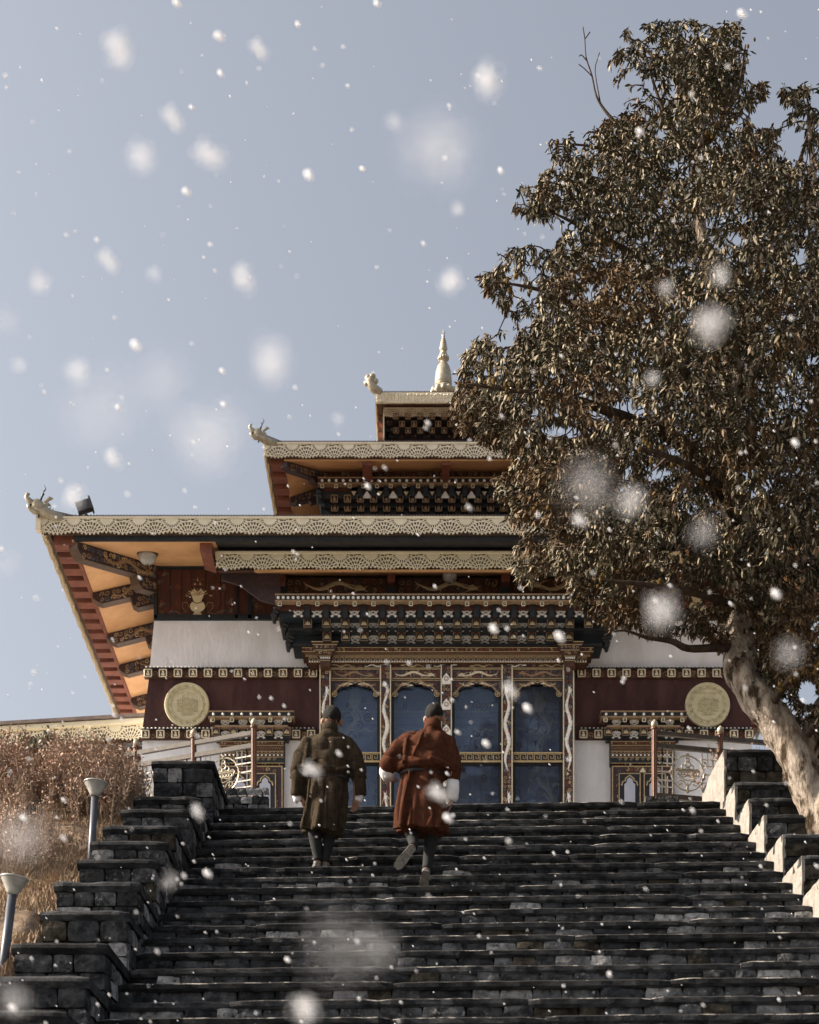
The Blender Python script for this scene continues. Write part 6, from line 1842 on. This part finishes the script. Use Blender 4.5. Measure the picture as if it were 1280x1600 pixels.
trunk_pts = [(1332, 1370, 16.55, .34), (1303, 1308, 16.6, .27), (1278, 1250, 16.65, .20), (1252, 1195, 16.7, .18), (1224, 1145, 16.75, .172), (1186, 1098, 16.8, .162), (1160, 1055, 16.9, .168), (1154, 1010, 17.0, .165),
             (1172, 940, 17.1, .165), (1165, 860, 17.2, .15), (1142, 770, 17.2, .135), (1138, 680, 17.3, .12), (1146, 590, 17.3, .105), (1120, 480, 17.3, .085), (1098, 380, 17.3, .065), (1092, 280, 17.3, .048), (1098, 170, 17.3, .030), (1105, 90, 17.3, .015)]
def subdiv(pts, k):
    """Catmull-Rom through (px, py, Y, r)"""
    P4 = [np.array([*P(a, b, c), r_]) for a, b, c, r_ in pts]
    out = []
    for i in range(len(P4) - 1):
        p0, p1, p2, p3 = P4[max(i - 1, 0)], P4[i], P4[i + 1], P4[min(i + 2, len(P4) - 1)]
        for j in range(k):
            t = j / k
            out.append(.5 * ((2 * p1) + (-p0 + p2) * t + (2 * p0 - 5 * p1 + 4 * p2 - p3) * t * t + (-p0 + 3 * p1 - 3 * p2 + p3) * t ** 3))
    out.append(P4[-1]); return out
def limb(pts, k, n, rough):
    c = subdiv(pts, k)
    q = MB(); q.tube([p[:3] for p in c], [max(.006, p[3]) for p in c], n)
    nn = []
    for i, v in enumerate(q.v):
        ax = c[min(i // n, len(c) - 1)]
        d = Vector(v) - Vector(ax[:3]); s = 1 + rough * (mnoise.noise(Vector(v) * 2.6) * 1.1 + mnoise.noise((v[0] * 9, v[1] * 9, v[2] * 3)) * .55 + mnoise.noise(Vector(v) * 24) * .22)
        nn.append(tuple(Vector(ax[:3]) + d * s))
    q.v = nn
    return q, c
q, trunk_c = limb(trunk_pts, 7, 26, .30)
# buttress of a second stem leaving low on the right
q2, l2 = limb([(1245, 1190, 16.75, .16), (1290, 1120, 16.9, .15), (1322, 1030, 17.1, .13), (1335, 900, 17.3, .11), (1330, 760, 17.5, .09), (1318, 600, 17.5, .07), (1290, 430, 17.5, .05), (1270, 260, 17.5, .03), (1262, 160, 17.5, .012)], 5, 14, .25)
b_ = len(q.v); q.v += q2.v; q.f += [tuple(b_ + i for i in f) for f in q2.f]; q.m += q2.m
q.build('trunk', M['bark'], tree, smooth=True)
limbs = [trunk_c[45:], l2[8:]]
lm = MB()
for pts in ([(1150, 1012, 17.0, .06), (1122, 1012, 16.8, .045), (1075, 1013, 16.6, .035), (1050, 1002, 16.5, .028), (1010, 996, 16.4, .02), (975, 985, 16.3, .012), (945, 992, 16.2, .006)],
            [(1050, 1003, 16.5, .02), (1030, 985, 16.5, .014), (1000, 975, 16.6, .008)],
            [(1170, 900, 17.1, .08), (1110, 860, 16.8, .06), (1040, 820, 16.5, .045), (960, 800, 16.2, .03), (880, 790, 16.0, .018), (815, 790, 15.9, .008)],
            [(1142, 770, 17.2, .085), (1060, 690, 16.8, .065), (970, 650, 16.4, .05), (880, 620, 16.1, .035), (800, 610, 15.9, .02), (730, 600, 15.8, .008)],
            [(1140, 640, 17.3, .07), (1040, 560, 17.0, .05), (940, 500, 16.7, .035), (850, 455, 16.5, .02), (770, 440, 16.4, .008)],
            [(1120, 480, 17.3, .055), (1030, 420, 17.1, .04), (940, 370, 17.0, .025), (860, 330, 16.9, .010)],
            [(1096, 330, 17.3, .04), (1020, 260, 17.2, .028), (930, 230, 17.1, .016), (870, 225, 17.1, .008)],
            [(1094, 260, 17.3, .035), (1040, 180, 17.2, .02), (1010, 90, 17.2, .010)],
            [(1120, 500, 17.3, .05), (1190, 400, 17.6, .035), (1240, 280, 17.7, .022), (1275, 170, 17.7, .010)],
            [(1100, 230, 17.3, .03), (1150, 150, 17.4, .018), (1165, 70, 17.4, .008)],
            [(1150, 600, 17.3, .06), (1210, 560, 16.4, .045), (1270, 520, 15.8, .03), (1330, 500, 15.5, .02)],
            [(1160, 830, 17.2, .06), (1120, 760, 16.0, .045), (1060, 720, 15.2, .03), (1000, 700, 14.9, .015)],
            [(1170, 900, 17.1, .06), (1210, 840, 16.2, .045), (1250, 800, 15.4, .03), (1290, 770, 15.0, .02)],
            [(1145, 740, 17.2, .06), (1100, 640, 18.2, .045), (1040, 560, 18.9, .03), (960, 520, 19.4, .015)],
            [(1160, 950, 17.05, .05), (1100, 930, 16.2, .035), (1020, 915, 15.6, .022), (930, 905, 15.3, .01)],
            [(1200, 1110, 16.8, .05), (1235, 1060, 16.2, .035), (1265, 1040, 15.9, .02), (1300, 1050, 15.7, .01)]):
    qq, c = limb(pts, 4, 8, .22); b_ = len(lm.v); lm.v += qq.v; lm.f += [tuple(b_ + i for i in f) for f in qq.f]; lm.m += qq.m
    limbs.append(c)
# the bare dead twigs sticking out at the upper left
for pts in ([(985, 215, 17.0, .022), (965, 195, 17.0, .018), (945, 172, 17.0, .013), (932, 150, 17.0, .011), (925, 118, 17.0, .009), (916, 90, 17.0, .007), (914, 62, 17.0, .004), (911, 42, 17.0, .002)],
            [(938, 160, 17.0, .007), (930, 112, 17.05, .006), (934, 92, 17.05, .005), (937, 82, 17.05, .003)],
            [(926, 120, 17.0, .005), (914, 108, 16.95, .004), (904, 100, 16.95, .003)], [(917, 95, 17.0, .004), (909, 86, 17, .003), (905, 88, 17, .002)], [(915, 60, 17.0, .003), (922, 50, 17, .002)]):
    qq, c = limb(pts, 3, 6, .15); b_ = len(lm.v); lm.v += qq.v; lm.f += [tuple(b_ + i for i in f) for f in qq.f]; lm.m += qq.m
lm.build('limbs', M['twig'], tree, smooth=True)

# crown: leaf whorls spread through an uneven volume whose outline follows the tree
outline_px = [(1130, 1012), (1085, 985), (1060, 1000), (1000, 992), (950, 985), (935, 960), (905, 940), (885, 912), (840, 900), (803, 915), (800, 880), (812, 850), (795, 815), (760, 770), (775, 742), (800, 725), (760, 690), (700, 660), (712, 610), (725, 560),
              (742, 540), (795, 520), (800, 490), (770, 455), (748, 432), (790, 405), (830, 395), (862, 385), (878, 352), (838, 335), (808, 318), (830, 285), (862, 262), (850, 212), (890, 200), (935, 190), (970, 170), (1010, 160), (985, 125),
              (952, 100), (975, 78), (990, 52), (1005, 24), (1060, 26), (1100, 30), (1142, 20), (1170, 40), (1190, 78), (1170, 110), (1205, 120), (1215, 140), (1262, 132), (1280, 130), (1380, 220), (1450, 420), (1480, 640), (1470, 860), (1420, 1040), (1360, 1150), (1290, 1190),
              (1262, 1150), (1230, 1095), (1180, 1060), (1160, 1015)]
op = np.array(outline_px, float)
def inside(pts):
    x, y = pts[:, 0], pts[:, 1]; c = np.zeros(len(pts), bool); n = len(op); j = n - 1
    for i in range(n):
        xi, yi, xj, yj = *op[i], *op[j]
        hit = ((yi > y) != (yj > y)) & (x < (xj - xi) * (y - yi) / (yj - yi + 1e-9) + xi); c ^= hit; j = i
    return c
def edge_dist(pts):
    d = np.full(len(pts), 1e9)
    for i in range(len(op)):
        a, b = op[i], op[(i + 1) % len(op)]; ab = b - a
        t = np.clip(((pts - a) @ ab) / (ab @ ab), 0, 1); d = np.minimum(d, np.linalg.norm(pts - (a + t[:, None] * ab), axis=1))
    return d
cand = np.column_stack([nr.uniform(690, 1480, 74000), nr.uniform(30, 1195, 74000)])
wob = np.array([(mnoise.noise((a / 34, b / 34, 1)) * 26 + mnoise.noise((a / 13, b / 13, 7)) * 12, mnoise.noise((a / 34, b / 34, 21)) * 26 + mnoise.noise((a / 13, b / 13, 27)) * 12) for a, b in cand])
cand = cand[inside(cand + wob)]; ed = edge_dist(cand)
half = 2.35 * np.clip(ed / 230, 0, 1) ** .55
yo_ = nr.uniform(-1, 1, len(cand)); yo_ = np.sign(yo_) * np.abs(yo_) ** .65
Yc = 17.15 + yo_ * half + nr.normal(0, .06, len(cand))
pts3 = np.column_stack([(cand[:, 0] - PX) * 17.1 / F, Yc, (PY - cand[:, 1]) * 17.1 / F])
pts3[:, 0] *= Yc / 17.1; pts3[:, 2] = pts3[:, 2] * Yc / 17.1
# leave lumps and holes
dens = np.array([mnoise.noise((p[0] * 1.0 + 5, p[1] * 1.0, p[2] * 1.6)) * .45 + mnoise.noise((p[0] * 1.9, p[1] * 1.9 + 3, p[2] * 3.3)) * .85 + mnoise.noise((p[0] * 5, p[1] * 5 + 3, p[2] * 6)) * .35 for p in pts3])
hole = np.zeros(len(cand), bool)
for hx, hy, rx, ry in ((960, 640, 42, 12), (880, 672, 30, 10), (1205, 175, 30, 26), (1235, 220, 22, 30), (1150, 370, 14, 10), (1262, 1078, 18, 20), (965, 760, 16, 8), (920, 148, 30, 30), (1020, 740, 10, 7), (1055, 705, 9, 9), (1268, 560, 10, 12), (1250, 400, 14, 18), (935, 270, 12, 8), (990, 120, 12, 12)):
    hole |= ((cand[:, 0] - hx) / rx) ** 2 + ((cand[:, 1] - hy) / ry) ** 2 < 1
keep = (dens > -.01 - .16 * ((cand[:, 0] > 1195) & (cand[:, 1] > 1000)) + .05 * (ed < 40) * (cand[:, 1] < 640) + .08 * (cand[:, 0] > 1170) * (cand[:, 1] < 420)) & ~hole
pts3, cand, ed = pts3[keep], cand[keep], ed[keep]
pts3, cand = pts3[:24000], cand[:24000]
# clear a space round the lower trunk
# twigs: every whorl is joined to the growing skeleton
nodes = [p[:3] for l in limbs for p in l]
nodes = np.array(nodes)
d0 = np.array([np.min(((nodes - p) ** 2).sum(1)) for p in pts3])
order = np.argsort(d0)
buf = np.zeros((len(nodes) + len(pts3) * 3, 3)); buf[:len(nodes)] = nodes; cnt = len(nodes)
dep = np.zeros(len(buf))
tw = MB(); tdir = np.zeros((len(pts3), 3))
for oi in order:
    p = pts3[oi]
    dv = buf[:cnt] - p
    cost = (dv ** 2).sum(1) + .25 * np.clip(dv[:, 2], 0, None) ** 2 + dep[:cnt] * .002
    j = int(np.argmin(cost)); a = buf[j]; L = math.sqrt(((a - p) ** 2).sum())
    tdir[oi] = (p - a) / (L + 1e-6)
    k = 3 if L > .18 else 2
    mids = [a]
    for s in range(1, k):
        mids.append(a + (p - a) * s / k + nr.normal(0, .07 * L, 3) + np.array([0, 0, -.05 * L]))
    mids.append(p)
    rr = [min(.024, .006 + .018 * L) * (1 - .5 * s / k) for s in range(k + 1)]
    tw.tube([tuple(x) for x in mids], rr, 4, cap=False)
    for x in mids[1:]:
        buf[cnt] = x; dep[cnt] = dep[j] + 1; cnt += 1
tw.build('twigs', M['twig'], tree, kind='stuff')

def whorl_geometry(pts, dirs, rnd, dead, size=1.0):
    """drooping, half-rolled leaves hanging from each twig end; returns verts, tris"""
    n = len(pts); kmax = 9
    base = np.repeat(pts, kmax, 0); dr = np.repeat(dirs, kmax, 0)
    m = len(base)
    az = (np.tile(np.arange(kmax), n) / kmax + np.repeat(rnd.uniform(0, 1, n), kmax)) * 2 * np.pi + rnd.normal(0, .35, m)
    droop = np.clip(rnd.normal(.62, .36, m), -.4, 1.1)
    out = np.column_stack([np.cos(az), np.sin(az), np.zeros(m)])
    d = out * np.cos(droop * 1.45)[:, None] + np.array([0, 0, -1.0]) * np.sin(droop * 1.45)[:, None] + dr * .5
    d /= np.linalg.norm(d, axis=1)[:, None]
    L = rnd.uniform(.040, .088, m) * size; W = L * rnd.uniform(.12, .19, m)
    side = np.cross(d, out + np.array([0.001, 0, .3])); side /= (np.linalg.norm(side, axis=1)[:, None] + 1e-9)
    nrm = np.cross(side, d)
    base = base + rnd.normal(0, .013, (m, 3)) - dr * rnd.uniform(0, .05, m)[:, None]
    roll = rnd.uniform(.15, .7, m)[:, None]
    sag = np.array([0, 0, -1.0]) * (L * .10)[:, None]
    c1 = base + d * (L * .42)[:, None] + nrm * (L * .04)[:, None]
    V = np.stack([base, c1 + side * W[:, None] - nrm * W[:, None] * roll, c1, c1 - side * W[:, None] - nrm * W[:, None] * roll,
                  base + d * (L * .78)[:, None] + side * (W * .6)[:, None] - nrm * W[:, None] * roll * .6 + sag * .5, base + d * (L * .78)[:, None] - side * (W * .6)[:, None] - nrm * W[:, None] * roll * .6 + sag * .5,
                  base + d * L[:, None] + sag], 1)
    sel = rnd.random(m) < .86
    V = V[sel]; m = len(V)
    T = np.array([(0, 2, 1), (0, 3, 2), (1, 2, 4), (2, 3, 5), (2, 5, 4), (4, 5, 6)])
    F = (np.arange(m) * 7)[:, None, None] + T[None]
    return V.reshape(-1, 3), F.reshape(-1, 3), np.repeat(0, m * 6)
def np_mesh(name, V, F, mats, mi=None):
    me = bpy.data.meshes.new(name)
    me.vertices.add(len(V)); me.vertices.foreach_set('co', V.astype(np.float32).ravel())
    me.loops.add(F.size); me.loops.foreach_set('vertex_index', F.astype(np.int32).ravel())
    me.polygons.add(len(F)); me.polygons.foreach_set('loop_start', np.arange(0, F.size, F.shape[1], dtype=np.int32))
    me.polygons.foreach_set('loop_total', np.full(len(F), F.shape[1], dtype=np.int32))
    for a in mats: me.materials.append(a)
    if mi is not None: me.polygons.foreach_set('material_index', mi.astype(np.int32))
    me.update(); me.validate(); return me
vis = np.argsort(pts3[:, 1] + nr.uniform(0, .9, len(pts3)))       # the nearest whorls show largest
on = (cand[:, 0] < 1275)
vis = [i for i in vis if on[i]][:290]
vs_ = set(vis); rest = np.array([i for i in range(len(pts3)) if i not in vs_])
dead = np.array([mnoise.noise(tuple(p * 1.3)) + .5 * mnoise.noise(tuple(p * 4)) + .25 * (9.0 - p[2]) / 4 for p in pts3[rest]]) > .20
c0 = pts3.mean(0)
for sel, mname, nm in ((~dead, 'leaf', 'leaves'), (dead, 'deadleaf', 'brown_leaves')):
    ids = rest[sel]
    V, F_, _ = whorl_geometry(pts3[ids] - c0, tdir[ids], nr, None)
    inst(nm, np_mesh(nm, V, F_, [M[mname]]), tree, tuple(c0), kind='stuff')
wm = []
for k in range(10):
    V, F_, _ = whorl_geometry(np.zeros((1, 3)), np.array([[0, 0, .5]]), nr, None, 1.15)
    wm.append(np_mesh('leaf_whorl', V, F_, [M['leaf'] if k < 8 else M['deadleaf']]))
for i in vis:
    inst('leaf_whorl', wm[tr_.randrange(10)], tree, tuple(pts3[i]), (tr_.uniform(-.35, .35), tr_.uniform(-.35, .35), tr_.uniform(0, 6.28)), (tr_.uniform(.85, 1.2),) * 3)
# moss clumps hanging on the limbs and trunk
ms = MB()
for i in range(110):
    c = limbs[tr_.choice([0, 0, 1] + list(range(4, len(limbs))))]; p = c[tr_.randrange(len(c))]
    for j in range(3):
        s = tr_.uniform(.008, .022); o_ = np.array([tr_.uniform(-.08, .08), tr_.uniform(-.1, .05), tr_.uniform(-.08, .03)])
        b0 = len(ms.v); ms.ell(tuple(p[:3] + o_), (s, s, s * 1.5), 8)
        ms.v[b0:] = [(x + tr_.uniform(-.3, .3) * s, y + tr_.uniform(-.3, .3) * s, z + tr_.uniform(-.4, .3) * s) for x, y, z in ms.v[b0:]]
ms.build('moss_clumps', M['moss'], tree, kind='stuff')

# ------------------------------------------------------------------ shrubs and grass
M['stem'] = mat('pale_dry_stem', (0.36, 0.275, 0.20), (0.24, 0.17, 0.12), 9, 0.9, spec=0.1)
M['rustleaf'] = leaf_mat('dry_rust_leaf', ((0.35, 0.22, 0.155), (0.25, 0.145, 0.095)), ((0.42, 0.305, 0.235), (0.32, 0.22, 0.165)), .7)
M['paleleaf'] = leaf_mat('grey_green_leaf', ((0.15, 0.135, 0.095), (0.11, 0.105, 0.07)), ((0.25, 0.215, 0.16), (0.21, 0.19, 0.14)), .6)
def shrub(name, label, x0, x1, y0, y1, hmin, hmax, nstem, leaf, nleaf, lsize, rs, spread=.12, zbase=None, group=None):
    r = np.random.default_rng(rs); rr = random.Random(rs)
    cx, cy = (x0 + x1) / 2, (y0 + y1) / 2
    t = thing(name, (cx, cy, hill_z(cx, cy) if zbase is None else zbase), label, 'shrub', group)
    q = MB(); anchors, dirs = [], []
    for i in range(nstem):
        x, y = rr.uniform(x0, x1), rr.uniform(y0, y1)
        z = (hill_z(x, y) if zbase is None else zbase) - .05
        e = 1 - .35 * abs((x - cx) / (x1 - x0) * 2) ** 2
        H = rr.uniform(hmin, hmax) * e; lx, ly = rr.gauss(0, spread), rr.gauss(0, spread)
        pts = []; nseg = 6
        for s in range(nseg + 1):
            tt = s / nseg
            pts.append((x + lx * tt ** 1.4 * H + rr.gauss(0, .012) * (s > 0), y + ly * tt ** 1.4 * H + rr.gauss(0, .012) * (s > 0), z + H * tt))
        q.tube(pts, [.010 * (1 - .75 * s / nseg) for s in range(nseg + 1)], 4, cap=False)
        for b in range(rr.randint(4, 7)):
            s0 = rr.randint(2, nseg - 1); p = np.array(pts[s0]); L = rr.uniform(.12, .34) * H / 1.2
            a = rr.uniform(0, 6.28); d = np.array([math.cos(a) * .55, math.sin(a) * .55, rr.uniform(.5, 1.0)]); d /= np.linalg.norm(d)
            m1 = p + d * L * .5 + r.normal(0, .02, 3); e1 = p + d * L + np.array([0, 0, .04])
            q.tube([tuple(p), tuple(m1), tuple(e1)], [.005, .004, .002], 4, cap=False)
            for tt in np.linspace(.3, 1, 5): anchors.append(p + (e1 - p) * tt); dirs.append(d)
        for s in range(3, nseg + 1): anchors.append(np.array(pts[s])); dirs.append(np.array([0, 0, 1.]))
    q.build('stems', M['stem'], t, kind='stuff')
    A = np.array(anchors); idx = r.integers(0, len(A), nleaf)
    b = A[idx] + r.normal(0, .022, (nleaf, 3)); d = r.normal(0, 1, (nleaf, 3)) + np.array([0, 0, .25]); d /= np.linalg.norm(d, axis=1)[:, None]
    s_ = np.cross(d, r.normal(0, 1, (nleaf, 3))); s_ /= np.linalg.norm(s_, axis=1)[:, None]
    L = r.uniform(.6, 1.3, nleaf) * lsize
    V = np.stack([b, b + d * (L * .5)[:, None] + s_ * (L * .28)[:, None], b + d * L[:, None], b + d * (L * .5)[:, None] - s_ * (L * .28)[:, None]], 1).reshape(-1, 3)
    F_ = (np.arange(nleaf) * 4)[:, None] + np.arange(4)[None]
    c = np.array([cx, cy, t.location[2] + .5])
    inst('leaves', np_mesh('leaves', V - c, F_, [M[leaf]]), t, tuple(c), kind='stuff')
    return t
shrub('dry_shrub', 'tall rust brown dry shrub at the left edge of the hillside', -5.4, -4.05, 17.2, 18.8, .36, .90, 190, 'rustleaf', 17000, .034, 31)
shrub('dry_shrub', 'rust brown dry shrub beside the railing and behind the farther path lamp', -4.2, -3.25, 17.3, 18.9, .32, .86, 160, 'rustleaf', 13000, .033, 32)
shrub('dry_shrub', 'sparse pale dry shrub with bare stems growing against the railing end', -3.60, -3.02, 16.9, 19.4, .40, .72, 80, 'rustleaf', 2600, .035, 33)
shrub('grey_shrub', 'grey green leafy shrub topping the rust brown shrubs below the side wing roof', -4.8, -3.8, 18.9, 19.6, .66, .92, 60, 'paleleaf', 7500, .055, 34)
shrub('bare_shrub', 'bare pale stems rising at the far left of the hillside above the leaning lamp', -4.7, -3.3, 15.0, 17.0, .28, .58, 130, 'rustleaf', 3600, .03, 35)
shrub('russet_shrub', 'russet leaved shrub with tangled pale twigs between medallion and tree trunk', 3.75, 4.75, 19.6, 20.6, .55, 1.05, 70, 'rustleaf', 2200, .055, 36, .35, TOPZ)

# dry grass tussocks on the left slope
gr = np.random.default_rng(8)
gn = 46000
gx = np.where(gr.random(gn) < .72, -2.95 - gr.random(gn) ** 1.3 * 3.2, 4.3 + gr.random(gn) * 3.5); gy = gr.uniform(11.0, 19.0, gn)
cl = np.array([mnoise.noise((a * 1.7, b * 1.7, 2.2)) + .5 * mnoise.noise((a * 5, b * 5, 1)) for a, b in zip(gx, gy)])
k = cl > -.12; gx, gy, cl = gx[k], gy[k], cl[k]; gn = len(gx)
gz = np.array([hill_z(a, b) for a, b in zip(gx, gy)])
h = gr.uniform(.025, .085, gn) * (1 + np.clip(cl, 0, 1)); az = gr.uniform(0, 6.28, gn); ln = gr.uniform(.2, 1.0, gn)
b = np.column_stack([gx, gy, gz - .01]); lean = np.column_stack([np.cos(az), np.sin(az) - .4, np.zeros(gn)]) * (h * ln)[:, None]
sd = np.column_stack([-np.sin(az), np.cos(az), np.zeros(gn)]) * .0045
tip = b + lean + np.array([0, 0, 1.0]) * h[:, None]; mid = b + lean * .35 + np.array([0, 0, .6]) * h[:, None]
V = np.stack([b - sd, b + sd, mid + sd * .8, mid - sd * .8, tip], 1).reshape(-1, 3)
F3 = np.concatenate([(np.arange(gn) * 5)[:, None] + np.array([[0, 1, 2]]), (np.arange(gn) * 5)[:, None] + np.array([[0, 2, 3]]), (np.arange(gn) * 5)[:, None] + np.array([[3, 2, 4]])])
c = b.mean(0)
o = inst('dry_grass', np_mesh('dry_grass', V - c, F3, [M['grass']]), None, tuple(c), kind='stuff')
o['label'] = 'golden dry grass tussocks on the hillside beside the stone parapets'; o['category'] = 'grass'
